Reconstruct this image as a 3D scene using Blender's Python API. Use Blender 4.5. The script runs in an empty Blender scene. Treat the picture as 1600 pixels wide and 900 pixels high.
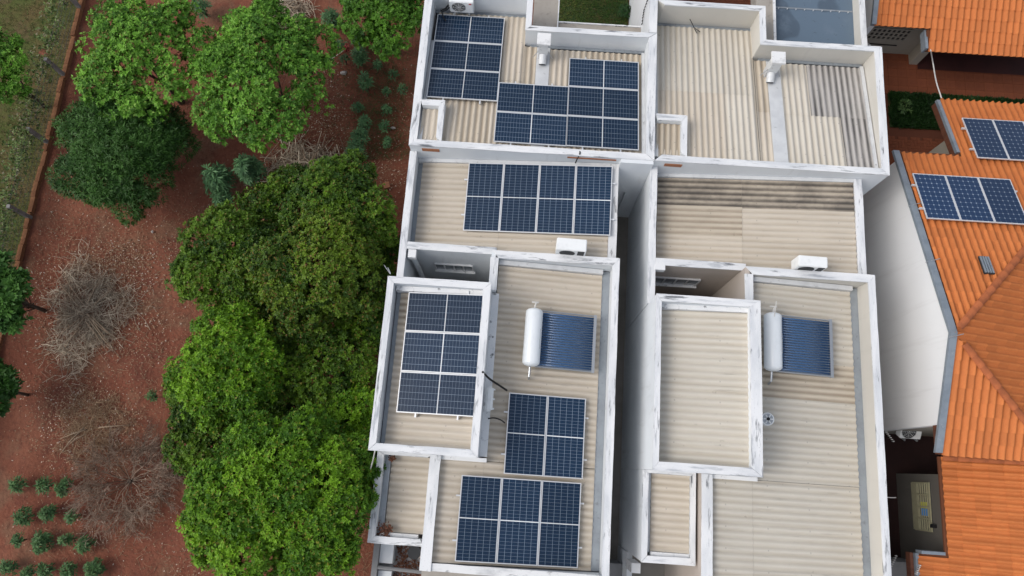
import bpy, bmesh, math, random
import numpy as np
from mathutils import Vector, Matrix
random.seed(7); rng = np.random.default_rng(7)
S = bpy.context.scene; COL = S.collection
R_ = math.radians
# ---------------------------------------------------------------- camera (a drone 23.5 m up, tilted 14 degrees)
FOC, CAMH, TILT, YAW = 1120.0, 23.5, R_(14.0), R_(3.9)
cd = bpy.data.cameras.new('camera'); cam = bpy.data.objects.new('camera', cd); COL.objects.link(cam)
cd.sensor_width = 36; cd.lens = FOC / 1600 * 36; cd.clip_end = 600
CM = Matrix.Rotation(YAW, 3, 'Z') @ Matrix.Rotation(TILT, 3, 'X')
cam.matrix_world = Matrix.Translation((0, 0, CAMH)) @ CM.to_4x4()
S.camera = cam
# ---------------------------------------------------------------- light: bright overcast
SUN_EL, SUN_AZ = R_(50), R_(258)          # azimuth clockwise from +Y
w = bpy.data.worlds.new('World'); S.world = w; w.use_nodes = True
wn = w.node_tree; bg = wn.nodes['Background']
sk = wn.nodes.new('ShaderNodeTexSky'); sk.sky_type = 'NISHITA'; sk.sun_disc = False
sk.sun_elevation = SUN_EL; sk.sun_rotation = SUN_AZ; sk.dust_density = 3.0; sk.air_density = 1.0
hs = wn.nodes.new('ShaderNodeHueSaturation'); hs.inputs['Saturation'].default_value = 0.46   # cloud veil
wn.links.new(sk.outputs[0], hs.inputs['Color']); wn.links.new(hs.outputs[0], bg.inputs[0])
bg.inputs[1].default_value = 0.15
sd = bpy.data.lights.new('sun', 'SUN'); sun = bpy.data.objects.new('sun', sd); COL.objects.link(sun)
sd.energy = 0.65; sd.angle = R_(26); sd.color = (1.0, 0.965, 0.92)
sun.rotation_euler = (R_(90) - SUN_EL, 0, -SUN_AZ + math.pi)
sun.location = (0, 0, 40)
S.view_settings.view_transform = 'Standard'; S.view_settings.look = 'None'
S.view_settings.exposure = 0.41; S.view_settings.gamma = 1.0; S.view_settings.use_curve_mapping = False

# ---------------------------------------------------------------- surveying helpers: photo pixel -> place
def ray(px, py): return CM @ Vector(((px - 800) / FOC, (450 - py) / FOC, -1))
def at(px, py, z):
    d = ray(px, py); s = (z - CAMH) / d.z; return Vector((d.x * s, d.y * s, z))
def atY(px, py, Y):
    d = ray(px, py); s = Y / d.y; return Vector((d.x * s, Y, CAMH + d.z * s))
def atX(px, py, X):
    d = ray(px, py); s = X / d.x; return Vector((X, d.y * s, CAMH + d.z * s))
def pix(p):
    v = CM.transposed() @ (Vector(p) - Vector((0, 0, CAMH)))
    return 800 + FOC * v.x / -v.z, 450 - FOC * v.y / -v.z

# ---------------------------------------------------------------- materials
MT = {}
def mat(name, base, rough=0.8, layers=(), bump=None, metal=0.0, spec=0.3, vary=0.0, uv=False, tint=False, sheen=0.0, trans=0.0):
    """layers: (scale xyz, colour, lo, hi, strength, detail) noise-masked overlays."""
    m = bpy.data.materials.new(name); m.use_nodes = True; t = m.node_tree; N = t.nodes; L = t.links
    b = N['Principled BSDF']; b.inputs['Roughness'].default_value = rough; b.inputs['Metallic'].default_value = metal
    b.inputs['Specular IOR Level'].default_value = spec
    tc = N.new('ShaderNodeTexCoord'); co = tc.outputs['UV'] if uv else tc.outputs['Object']
    if tint:
        a = N.new('ShaderNodeAttribute'); a.attribute_name = 'tint'; cur = a.outputs['Color']
    else:
        rgb = N.new('ShaderNodeRGB'); rgb.outputs[0].default_value = (*base, 1); cur = rgb.outputs[0]
    for (sc, colr, lo, hi, st, det) in layers:
        mp = N.new('ShaderNodeMapping'); mp.inputs['Scale'].default_value = sc; L.new(co, mp.inputs['Vector'])
        mp.inputs['Location'].default_value = (random.uniform(-9, 9), random.uniform(-9, 9), random.uniform(-9, 9))
        nz = N.new('ShaderNodeTexNoise'); nz.inputs['Scale'].default_value = 1.0; nz.inputs['Detail'].default_value = det
        nz.inputs['Roughness'].default_value = 0.62
        L.new(mp.outputs[0], nz.inputs['Vector'])
        mr = N.new('ShaderNodeMapRange'); mr.inputs['From Min'].default_value = lo; mr.inputs['From Max'].default_value = hi
        mr.inputs['To Max'].default_value = st; L.new(nz.outputs['Fac'], mr.inputs['Value'])
        mx = N.new('ShaderNodeMix'); mx.data_type = 'RGBA'
        L.new(mr.outputs[0], mx.inputs['Factor']); L.new(cur, mx.inputs['A']); mx.inputs['B'].default_value = (*colr, 1)
        cur = mx.outputs['Result']
    if vary:
        oi = N.new('ShaderNodeObjectInfo'); mr = N.new('ShaderNodeMapRange')
        mr.inputs['To Min'].default_value = 1 - vary; mr.inputs['To Max'].default_value = 1 + vary
        L.new(oi.outputs['Random'], mr.inputs['Value'])
        hv = N.new('ShaderNodeHueSaturation'); L.new(mr.outputs[0], hv.inputs['Value']); L.new(cur, hv.inputs['Color']); cur = hv.outputs[0]
    L.new(cur, b.inputs['Base Color'])
    if bump:
        nz = N.new('ShaderNodeTexNoise'); nz.inputs['Scale'].default_value = bump[0]; nz.inputs['Detail'].default_value = 5
        L.new(co, nz.inputs['Vector']); bp = N.new('ShaderNodeBump'); bp.inputs['Strength'].default_value = bump[1]
        bp.inputs['Distance'].default_value = bump[2] if len(bump) > 2 else 0.02
        L.new(nz.outputs['Fac'], bp.inputs['Height']); L.new(bp.outputs[0], b.inputs['Normal'])
    if trans:
        tr = N.new('ShaderNodeBsdfTranslucent'); L.new(cur, tr.inputs['Color']); ms = N.new('ShaderNodeMixShader')
        ms.inputs[0].default_value = trans; L.new(b.outputs[0], ms.inputs[1]); L.new(tr.outputs[0], ms.inputs[2])
        L.new(ms.outputs[0], N['Material Output'].inputs['Surface'])
    MT[name] = m; return m

def math_node(N, L, op, a, b=None, c=None):
    n = N.new('ShaderNodeMath'); n.operation = op
    for i, v in enumerate((a, b, c)):
        if v is None: continue
        if isinstance(v, (int, float)): n.inputs[i].default_value = v
        else: L.new(v, n.inputs[i])
    return n.outputs[0]

SOIL = (0.180, 0.060, 0.034)
mat('soil', SOIL, 0.95, [((.35, .35, .35), (.215, .082, .047), .44, .62, .8, 4), ((1.1, 1.1, 1.1), (.12, .04, .026), .5, .68, .75, 5),
    ((.8, .8, .8), (.19, .105, .062), .52, .64, .65, 7), ((7, 7, 7), (.10, .036, .024), .5, .72, .6, 5), ((26, 26, 26), (.25, .115, .075), .58, .68, .25, 5), ((60, 60, 60), (.09, .035, .025), .56, .7, .5, 3)], (9, .9, .05))
mat('grass_soil', (.11, .08, .03), 0.95, [((.7, .7, .7), (.065, .09, .018), .42, .6, .8, 5), ((1.6, 1.6, 1.6), (.13, .085, .045), .52, .66, .7, 5), ((14, 14, 14), (.04, .045, .016), .5, .7, .6, 5)], (18, .8, .03))
mat('garden_soil', (.03, .05, .014), 0.95, [((1.4, 1.4, 1.4), (.11, .075, .03), .5, .66, .85, 5), ((9, 9, 9), (.02, .04, .01), .45, .65, .7, 5)], (18, .8, .03))
WHITE = (.72, .725, .725)
mat('coping_paint', WHITE, 0.6, [((1.3, 1.3, 1.3), (.64, .655, .67), .5, .7, .8, 4), ((2.4, 2.4, 2.4), (.34, .36, .385), .585, .70, .75, 8), ((4.2, 4.2, 4.2), (.055, .06, .068), .60, .67, .85, 9), ((40, 40, 40), (.30, .30, .30), .66, .72, .6, 3)], (40, .25, .006), spec=.25)
mat('coping_strip', WHITE, 0.6, [((.7, 2.2, 1), (.53, .55, .57), .42, .66, .8, 6), ((.8, 5, 1), (.31, .33, .36), .56, .68, .8, 8), ((1.3, 6, 1), (.06, .068, .08), .58, .68, .85, 9), ((30, 30, 30), (.30, .30, .30), .65, .72, .6, 3)], (40, .25, .006), spec=.25, uv=True)
mat('coping_stripd', (.70, .70, .69), 0.65, [((.8, 2.5, 1), (.34, .35, .36), .5, .66, .75, 7), ((1.6, 7, 1), (.07, .075, .08), .57, .67, .85, 9), ((30, 30, 30), (.30, .30, .30), .64, .72, .6, 3)], (40, .3, .006), spec=.25, uv=True)
mat('coping_dirty', (.72, .72, .71), 0.65, [((1.6, 1.6, 1.6), (.30, .31, .315), .52, .68, .75, 6), ((4.5, 4.5, 4.5), (.10, .10, .105), .6, .7, .8, 8), ((34, 34, 34), (.30, .30, .30), .64, .74, .5, 3)], (40, .3, .006), spec=.25)
mat('wall_paint', (.70, .725, .74), 0.8, [((.5, .5, .25), (.59, .615, .635), .4, .65, .7, 4), ((3, 3, .5), (.50, .50, .495), .58, .74, .5, 6)], (60, .12, .004))
mat('wall_cream', (.60, .575, .52), 0.8, [((.5, .5, .25), (.54, .515, .46), .4, .65, .7, 4), ((3, 3, .5), (.46, .44, .40), .58, .74, .5, 6)], (60, .12, .004))
mat('wall_taupe', (.47, .41, .36), 0.85, [((.6, .6, .3), (.42, .37, .32), .4, .65, .7, 4), ((3, 3, .5), (.36, .31, .27), .6, .75, .5, 6)], (60, .12, .004))
mat('wall_gable', (.80, .80, .795), 0.8, [((.4, .4, .3), (.77, .77, .765), .4, .65, .7, 4), ((4, 4, .3), (.66, .65, .64), .55, .72, .4, 7)], (60, .1, .004))
mat('wall_grey', (.13, .12, .105), 0.85, [((.8, .8, .4), (.105, .097, .085), .4, .65, .7, 5), ((5, 5, 1), (.16, .15, .135), .58, .75, .5, 6)], (50, .15, .004))
mat('wall_greige', (.36, .33, .275), 0.85, [((.8, .8, .4), (.30, .275, .23), .4, .65, .7, 5)], (50, .15, .004))
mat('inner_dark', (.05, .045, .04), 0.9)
mat('concrete', (.36, .33, .29), 0.9, [((1.1, 1.1, 1.1), (.29, .26, .225), .42, .64, .8, 6), ((6, 6, 6), (.20, .18, .155), .58, .72, .6, 6)], (35, .3, .008))
mat('concrete_grey', (.27, .27, .27), 0.9, [((1.1, 1.1, 1.1), (.20, .20, .20), .42, .64, .8, 6)], (35, .3, .008))
mat('alley_floor', (.27, .25, .22), 0.9, [((1.3, 1.3, 1.3), (.20, .185, .16), .42, .64, .8, 6)], (35, .3, .008))
mat('gutter_metal', (.30, .33, .355), 0.45, [((2, 2, 2), (.22, .24, .26), .45, .65, .7, 5), ((7, 7, 7), (.14, .14, .14), .6, .74, .6, 6)], None, metal=.35, spec=.4)
mat('flashing', (.62, .63, .63), 0.5, [((2, 2, 2), (.50, .51, .52), .45, .65, .7, 5), ((6, 6, 6), (.22, .22, .22), .62, .74, .6, 6)], None, metal=.1)
mat('rake_metal', (.24, .275, .31), 0.5, [((3, 3, 3), (.17, .20, .23), .45, .65, .7, 5), ((14, 14, 14), (.36, .38, .40), .6, .72, .6, 5)], None, metal=.2)
mat('blue_roof', (.105, .15, .20), 0.4, [((.75, .75, .75), (.065, .092, .125), .53, .56, .8, 1), ((1.6, 1.6, 1.6), (.14, .185, .235), .55, .7, .5, 5), ((12, 12, 12), (.05, .06, .075), .62, .72, .6, 4)], (3, .1, .01), spec=.5)
mat('brick_red', (.36, .16, .085), 0.9, [((9, 9, 9), (.26, .11, .06), .45, .65, .8, 5)], (40, .4, .01))
mat('kerb_orange', (.30, .14, .065), 0.9, [((1.4, 1.4, 1.4), (.20, .085, .04), .42, .62, .9, 6), ((9, 9, 9), (.13, .06, .035), .55, .7, .7, 5)], (30, .5, .012))
mat('post_concrete', (.25, .24, .23), 0.9, [((6, 6, 6), (.16, .15, .14), .45, .65, .8, 5)], (50, .3, .006))
mat('wire', (.16, .16, .155), 0.5, metal=.6)
mat('alu', (.68, .69, .70), 0.35, metal=.35, spec=.5)
mat('steel', (.42, .44, .46), 0.35, metal=.7)
mat('white_plastic', (.78, .79, .78), 0.45, [((5, 5, 5), (.66, .67, .665), .5, .7, .6, 5), ((22, 22, 22), (.42, .41, .38), .66, .76, .5, 4)], None, spec=.4)
mat('tank_white', (.77, .80, .81), 0.3, [((3, 3, 3), (.68, .71, .72), .5, .7, .6, 4)], None, spec=.5)
mat('black_plastic', (.015, .015, .016), 0.5)
mat('dark_grille', (.03, .032, .034), 0.6)
mat('red_badge', (.45, .03, .03), 0.4)
mat('glass_tube', (.035, .095, .21), 0.22, spec=.8)
mat('tube_gap', (.26, .34, .45), 0.35, metal=.3)
mat('pane_glass', (.25, .28, .30), 0.12, spec=.8)
mat('dark_glass', (.03, .035, .04), 0.1, spec=.8)
mat('olive_metal', (.33, .31, .20), 0.6, [((8, 8, 8), (.25, .235, .15), .5, .7, .6, 4)])
mat('wood_brown', (.13, .05, .028), 0.7, [((2, 12, 2), (.08, .03, .018), .45, .65, .8, 4)])
mat('hose_white', (.62, .60, .56), 0.5)
mat('bark', (.10, .075, .055), 0.95, [((8, 8, 2), (.06, .045, .035), .45, .65, .8, 5)], (25, .7, .02))
mat('twig', (0, 0, 0), 0.95, tint=True, spec=.1)
mat('leaf', (0, 0, 0), 0.5, tint=True, trans=.05, spec=.22)
mat('dead_leaf', (0, 0, 0), 0.9, tint=True)
mat('stone', (.42, .38, .35), 0.9, [((20, 20, 20), (.28, .24, .22), .45, .65, .8, 5)])
mat('cloth_blue', (.08, .25, .55), .8); mat('cloth_yellow', (.5, .5, .08), .8)
mat('pvc_orange', (.45, .16, .04), .6)
mat('paver_red', (.19, .056, .024), 0.85, [((1, 1, 1), (.15, .043, .02), .42, .62, .8, 5), ((12, 12, 12), (.22, .07, .034), .58, .72, .5, 5)], (50, .3, .006), vary=.07)
mat('paver_joint', (.115, .038, .02), 0.95)
mat('yard_shade', (.024, .010, .009), 0.7, [((1.5, 1.5, 1.5), (.035, .014, .012), .42, .62, .8, 5)])  # maroon yard floor, darkened in colour for the shade of the deep gap
mat('maroon_shade', (.05, .016, .014), 0.55, [((1.5, 1.5, 1.5), (.035, .012, .011), .42, .62, .8, 5)], vary=.15)  # porch floor colour with the overhang's shade put in

def fibro(name, base, dirt, amount, mould=0.0, stain=(.16, .135, .105)):
    """corrugated fibre-cement: uv in metres, u across the waves, v along; dirt settles in the troughs."""
    m = bpy.data.materials.new(name); m.use_nodes = True; t = m.node_tree; N = t.nodes; L = t.links
    b = N['Principled BSDF']; b.inputs['Roughness'].default_value = .85; b.inputs['Specular IOR Level'].default_value = .2
    tc = N.new('ShaderNodeTexCoord'); sx = N.new('ShaderNodeSeparateXYZ'); L.new(tc.outputs['UV'], sx.inputs[0])
    oi = N.new('ShaderNodeObjectInfo')
    def noise(scale, det=5):
        mp = N.new('ShaderNodeMapping'); mp.inputs['Scale'].default_value = scale; L.new(tc.outputs['UV'], mp.inputs['Vector'])
        cmb = N.new('ShaderNodeCombineXYZ'); L.new(math_node(N, L, 'MULTIPLY', oi.outputs['Random'], 31.0), cmb.inputs[0]); L.new(math_node(N, L, 'MULTIPLY', oi.outputs['Random'], 17.0), cmb.inputs[2])
        L.new(cmb.outputs[0], mp.inputs['Location'])
        nz = N.new('ShaderNodeTexNoise'); nz.inputs['Scale'].default_value = 1; nz.inputs['Detail'].default_value = det; nz.inputs['Roughness'].default_value = .65
        L.new(mp.outputs[0], nz.inputs['Vector']); return nz.outputs['Fac']
    def rngm(v, lo, hi, st):
        mr = N.new('ShaderNodeMapRange'); mr.inputs['From Min'].default_value = lo; mr.inputs['From Max'].default_value = hi; mr.inputs['To Max'].default_value = st
        L.new(v, mr.inputs['Value']); return mr.outputs[0]
    def over(cur, fac, c):
        mx = N.new('ShaderNodeMix'); mx.data_type = 'RGBA'; L.new(fac, mx.inputs['Factor']); L.new(cur, mx.inputs['A']); mx.inputs['B'].default_value = (*c, 1); return mx.outputs['Result']
    rgb = N.new('ShaderNodeRGB'); rgb.outputs[0].default_value = (*base, 1); cur = rgb.outputs[0]
    trough = math_node(N, L, 'MULTIPLY_ADD', math_node(N, L, 'COSINE', math_node(N, L, 'MULTIPLY', sx.outputs[0], 2 * math.pi / PITCH)), -.5, .5)   # 1 in the trough
    tr2 = math_node(N, L, 'POWER', trough, 1.6)
    cur = over(cur, rngm(noise((.9, .5, 1)), .4, .65, .5), tuple(.86 * c for c in base))
    cur = over(cur, math_node(N, L, 'MULTIPLY', tr2, rngm(noise((2.2, .45, 1)), .2, .62, amount)), dirt)
    cur = over(cur, rngm(noise((9, .8, 1), 7), .60, .76, .4), stain)
    cur = over(cur, math_node(N, L, 'MULTIPLY', tr2, rngm(noise((4, 4, 1), 6), .64, .74, .6)), (.14, .115, .09))
    fx = math_node(N, L, 'ABSOLUTE', math_node(N, L, 'SUBTRACT', math_node(N, L, 'FRACT', math_node(N, L, 'ADD', math_node(N, L, 'DIVIDE', sx.outputs[0], PITCH * 3), .5)), .5))
    fy = math_node(N, L, 'ABSOLUTE', math_node(N, L, 'SUBTRACT', math_node(N, L, 'FRACT', math_node(N, L, 'DIVIDE', sx.outputs[1], 1.13)), .35))
    cur = over(cur, math_node(N, L, 'MULTIPLY', math_node(N, L, 'MULTIPLY', math_node(N, L, 'LESS_THAN', fx, .036), math_node(N, L, 'LESS_THAN', fy, .014)), .35), (.15, .14, .13))
    if mould:
        mm = math_node(N, L, 'ADD', rngm(noise((2.2, 1.3, 1), 8), .36, .62, .6), math_node(N, L, 'MULTIPLY', tr2, .55))
        mm = math_node(N, L, 'MULTIPLY', mm, mould); mm = math_node(N, L, 'MINIMUM', mm, .95)
        cur = over(cur, mm, (.075, .068, .06))
    hv = N.new('ShaderNodeHueSaturation'); L.new(cur, hv.inputs['Color']); mr = N.new('ShaderNodeMapRange'); mr.inputs['To Min'].default_value = .96; mr.inputs['To Max'].default_value = 1.04
    L.new(oi.outputs['Random'], mr.inputs['Value']); L.new(mr.outputs[0], hv.inputs['Value'])
    L.new(hv.outputs[0], b.inputs['Base Color']); MT[name] = m
PITCH = 0.177
fibro('fibro', (.56, .50, .415), (.35, .29, .215), .6)
fibro('fibro_pale', (.57, .53, .455), (.40, .345, .27), .62)
fibro('fibro_stain', (.55, .48, .38), (.30, .24, .175), .85, .16)
fibro('fibro_mould', (.44, .38, .30), (.15, .125, .10), 1.0, .85)
fibro('fibro_grey', (.46, .435, .405), (.10, .095, .09), 1.1, .12)

def panel_mat(name, base, line, nu, nv, mid, diamonds):
    m = bpy.data.materials.new(name); m.use_nodes = True; t = m.node_tree; N = t.nodes; L = t.links
    b = N['Principled BSDF']; b.inputs['Roughness'].default_value = .16; b.inputs['Specular IOR Level'].default_value = .32
    tc = N.new('ShaderNodeTexCoord'); sx = N.new('ShaderNodeSeparateXYZ'); L.new(tc.outputs['UV'], sx.inputs[0])
    def edge(axis, n):      # distance to the nearest cell border, in cells
        f = math_node(N, L, 'FRACT', math_node(N, L, 'MULTIPLY', sx.outputs[axis], float(n)))
        return math_node(N, L, 'MINIMUM', f, math_node(N, L, 'SUBTRACT', 1.0, f))
    eu, ev = edge(0, nu), edge(1, nv)
    def over(cur, fac, c, k=1.0):
        if k != 1.0: fac = math_node(N, L, 'MULTIPLY', fac, k)
        mx = N.new('ShaderNodeMix'); mx.data_type = 'RGBA'; L.new(fac, mx.inputs['Factor']); L.new(cur, mx.inputs['A']); mx.inputs['B'].default_value = (*c, 1); return mx.outputs['Result']
    rgb = N.new('ShaderNodeRGB'); rgb.outputs[0].default_value = (*base, 1); cur = rgb.outputs[0]
    nz = N.new('ShaderNodeTexNoise'); nz.inputs['Scale'].default_value = 3.0; L.new(tc.outputs['Object'], nz.inputs['Vector'])
    cur = over(cur, nz.outputs['Fac'], tuple(1.45 * c for c in base), .6)
    if diamonds:
        cur = over(cur, math_node(N, L, 'LESS_THAN', eu, .022), line, .4); cur = over(cur, math_node(N, L, 'LESS_THAN', ev, .022), line, .4)
        cur = over(cur, math_node(N, L, 'LESS_THAN', math_node(N, L, 'ADD', eu, ev), .16), (.42, .48, .56), .6)
    else:
        cur = over(cur, math_node(N, L, 'LESS_THAN', eu, .035), line, .5)
        cur = over(cur, math_node(N, L, 'LESS_THAN', ev, .02), line, .8)
    if mid:
        cur = over(cur, math_node(N, L, 'LESS_THAN', math_node(N, L, 'ABSOLUTE', math_node(N, L, 'SUBTRACT', sx.outputs[0], .5)), .0062), (.62, .64, .66))
    oi = N.new('ShaderNodeObjectInfo'); mv = N.new('ShaderNodeMapRange'); mv.inputs['To Min'].default_value = .8; mv.inputs['To Max'].default_value = 1.25; L.new(oi.outputs['Random'], mv.inputs['Value'])
    hv = N.new('ShaderNodeHueSaturation'); L.new(cur, hv.inputs['Color']); L.new(mv.outputs[0], hv.inputs['Value'])
    L.new(hv.outputs[0], b.inputs['Base Color'])
    dn = N.new('ShaderNodeTexNoise'); dn.inputs['Scale'].default_value = 5; L.new(tc.outputs['Object'], dn.inputs['Vector'])
    mr = N.new('ShaderNodeMapRange'); mr.inputs['To Min'].default_value = .1; mr.inputs['To Max'].default_value = .3; L.new(dn.outputs['Fac'], mr.inputs['Value']); L.new(mr.outputs[0], b.inputs['Roughness'])
    MT[name] = m
panel_mat('cells_half', (.008, .021, .045), (.27, .34, .42), 24, 6, True, False)
panel_mat('cells_full', (.010, .028, .072), (.18, .27, .40), 10, 6, False, True)

def tile_mat():
    m = mat('tile_clay', (.52, .165, .046), 0.75, [((1.2, 1.2, 1.2), (.45, .138, .040), .42, .62, .8, 4), ((5, 5, 5), (.42, .12, .034), .54, .72, .5, 6), ((25, 25, 25), (.24, .08, .034), .64, .74, .6, 5)], (30, .2, .006), vary=.10)
    mat('tile_under', (.13, .045, .02), 0.9)
    mat('ridge_clay', (.42, .125, .045), 0.8, [((4, 4, 4), (.30, .09, .035), .45, .65, .8, 5), ((18, 18, 18), (.16, .06, .03), .6, .72, .7, 5)], (30, .3, .008), vary=.12)
tile_mat()

# ---------------------------------------------------------------- mesh helpers
class MB:
    def __init__(s): s.v, s.f, s.uv = [], [], None
    def quad(s, a, b, c, d):
        n = len(s.v); s.v += [tuple(a), tuple(b), tuple(c), tuple(d)]; s.f.append((n, n + 1, n + 2, n + 3)); return s
    def prism(s, poly, z0, z1, jit=0.0):
        """vertical prism over a plan polygon; z0/z1 numbers or per-corner lists."""
        n = len(poly); k = len(s.v)
        zz0 = z0 if isinstance(z0, (list, tuple)) else [z0] * n; zz1 = z1 if isinstance(z1, (list, tuple)) else [z1] * n
        area = sum(poly[i][0] * poly[(i + 1) % n][1] - poly[(i + 1) % n][0] * poly[i][1] for i in range(n))
        order = list(range(n)) if area > 0 else list(range(n))[::-1]
        for i in order: s.v.append((poly[i][0], poly[i][1], zz0[i]))
        for i in order: s.v.append((poly[i][0] + random.uniform(-jit, jit), poly[i][1] + random.uniform(-jit, jit), zz1[i] + random.uniform(-jit, jit) * .5))
        s.f.append(tuple(k + i for i in range(n))[::-1]); s.f.append(tuple(k + n + i for i in range(n)))
        for i in range(n):
            j = (i + 1) % n; s.f.append((k + i, k + j, k + n + j, k + n + i))
        return s
    def box(s, x0, x1, y0, y1, z0, z1): return s.prism([(x0, y0), (x1, y0), (x1, y1), (x0, y1)], z0, z1)
    def obox(s, M, x0, x1, y0, y1, z0, z1):
        k = len(s.v); s.box(x0, x1, y0, y1, z0, z1); s.v[k:] = [tuple(M @ Vector(p)) for p in s.v[k:]]; return s
    def tube(s, pts, r, n=6, r1=None, cap=True):
        pts = [Vector(p) for p in pts]; k = len(s.v); m = len(pts)
        for i, p in enumerate(pts):
            d = (pts[min(i + 1, m - 1)] - pts[max(i - 1, 0)]).normalized()
            a = d.cross(Vector((0, 0, 1)) if abs(d.z) < .9 else Vector((1, 0, 0))).normalized(); b = d.cross(a)
            rr = r if r1 is None else r + (r1 - r) * i / max(1, m - 1)
            for j in range(n):
                t = 2 * math.pi * j / n; s.v.append(tuple(p + a * (rr * math.cos(t)) + b * (rr * math.sin(t))))
        for i in range(m - 1):
            for j in range(n):
                j2 = (j + 1) % n; s.f.append((k + i * n + j, k + i * n + j2, k + (i + 1) * n + j2, k + (i + 1) * n + j))
        if cap: s.f.append(tuple(k + j for j in range(n))[::-1]); s.f.append(tuple(k + (m - 1) * n + j for j in range(n)))
        return s
    def mesh(s, name, smooth=False):
        me = bpy.data.meshes.new(name); me.from_pydata(s.v, [], s.f)
        if smooth: me.polygons.foreach_set('use_smooth', [True] * len(me.polygons))
        if s.uv is not None:
            ul = me.uv_layers.new(name='UVMap'); vi = np.empty(len(me.loops), dtype=np.int32); me.loops.foreach_get('vertex_index', vi)
            ul.data.foreach_set('uv', np.array(s.uv, dtype=np.float32)[vi].ravel())
        return me
    def build(s, name, m, parent=None, smooth=False, loc=None, kind=None):
        """vertices are world coordinates unless loc is given; parents only translate."""
        if loc is None and parent is not None:
            off = wloc(parent); s.v = [(a[0] - off.x, a[1] - off.y, a[2] - off.z) for a in s.v]
        return link(name, s.mesh(name, smooth), m, parent, loc, kind)
def wloc(o):
    p = Vector(o.location)
    while o.parent is not None: o = o.parent; p += o.location
    return p
def link(name, me, m, parent=None, loc=None, kind=None):
    if m and not me.materials: me.materials.append(MT[m])
    o = bpy.data.objects.new(name, me); COL.objects.link(o)
    if parent is not None: o.parent = parent
    if loc is not None: o.location = loc
    if kind: o['kind'] = kind
    return o
def thing(name, label, cat, loc=(0, 0, 0), group=None, rz=0):
    o = bpy.data.objects.new(name, None); COL.objects.link(o); o.empty_display_size = .2
    o.location = loc; o.rotation_euler = (0, 0, rz); tag(o, label, cat, group); return o
def tag(o, label, cat, group=None):
    o['label'] = label; o['category'] = cat
    if group: o['group'] = group
    return o
def np_mesh(name, V, F, cols=None, smooth=False):
    V = np.asarray(V, dtype=np.float32).reshape(-1, 3); F = np.asarray(F, dtype=np.int32); k = F.shape[1]
    me = bpy.data.meshes.new(name); me.vertices.add(len(V)); me.vertices.foreach_set('co', V.ravel())
    me.loops.add(F.size); me.loops.foreach_set('vertex_index', F.ravel())
    me.polygons.add(len(F)); me.polygons.foreach_set('loop_start', np.arange(0, F.size, k, dtype=np.int32))
    if smooth: me.polygons.foreach_set('use_smooth', np.ones(len(F), dtype=bool))
    me.update(calc_edges=True)
    if cols is not None:
        a = me.color_attributes.new('tint', 'FLOAT_COLOR', 'POINT'); c4 = np.ones((len(V), 4), dtype=np.float32); c4[:, :3] = cols
        a.data.foreach_set('color', c4.ravel())
    return me

# ================================================================ SETTING
def ground_sheet():
    xs = np.concatenate([np.linspace(-160, -24, 12), np.arange(-23.5, -2.9, .16), np.linspace(-2.5, 160, 26)])
    ys = np.concatenate([np.linspace(-120, -8, 10), np.arange(-7.6, 22, .16), np.linspace(22.5, 160, 16)])
    X, Y = np.meshgrid(xs, ys); Z = np.zeros_like(X)
    for i in range(26):
        a = rng.uniform(0, 6.28); fr = rng.uniform(.5, 7); Z += np.sin((X * math.cos(a) + Y * math.sin(a)) * fr + rng.uniform(0, 6.28)) * .012 / (.6 + fr * .35)
    Z *= (X < -3.6) & (X > -23) & (Y > -7) & (Y < 21.5); Z -= .03
    nx, ny = len(xs), len(ys); I = np.arange(nx * ny).reshape(ny, nx)
    F = np.stack([I[:-1, :-1], I[:-1, 1:], I[1:, 1:], I[1:, :-1]], -1).reshape(-1, 4)
    link('ground', np_mesh('ground', np.stack([X, Y, Z], -1), F, smooth=True), 'soil', kind='structure')
ground_sheet()
def sheet(name, m, x0, x1, y0, y1, z, th=.05):
    o = MB().box(x0, x1, y0, y1, z - th, z).build(name, m); o['kind'] = 'structure'; return o
sheet('verge', 'grass_soil', -40, -17.32, -10, 40, .03)
sheet('house_paving', 'alley_floor', -3.45, 10.3, -9, 13.9, .035)
sheet('garden_lawn', 'garden_soil', .3, 3.2, 14.0, 24, .04)

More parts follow.
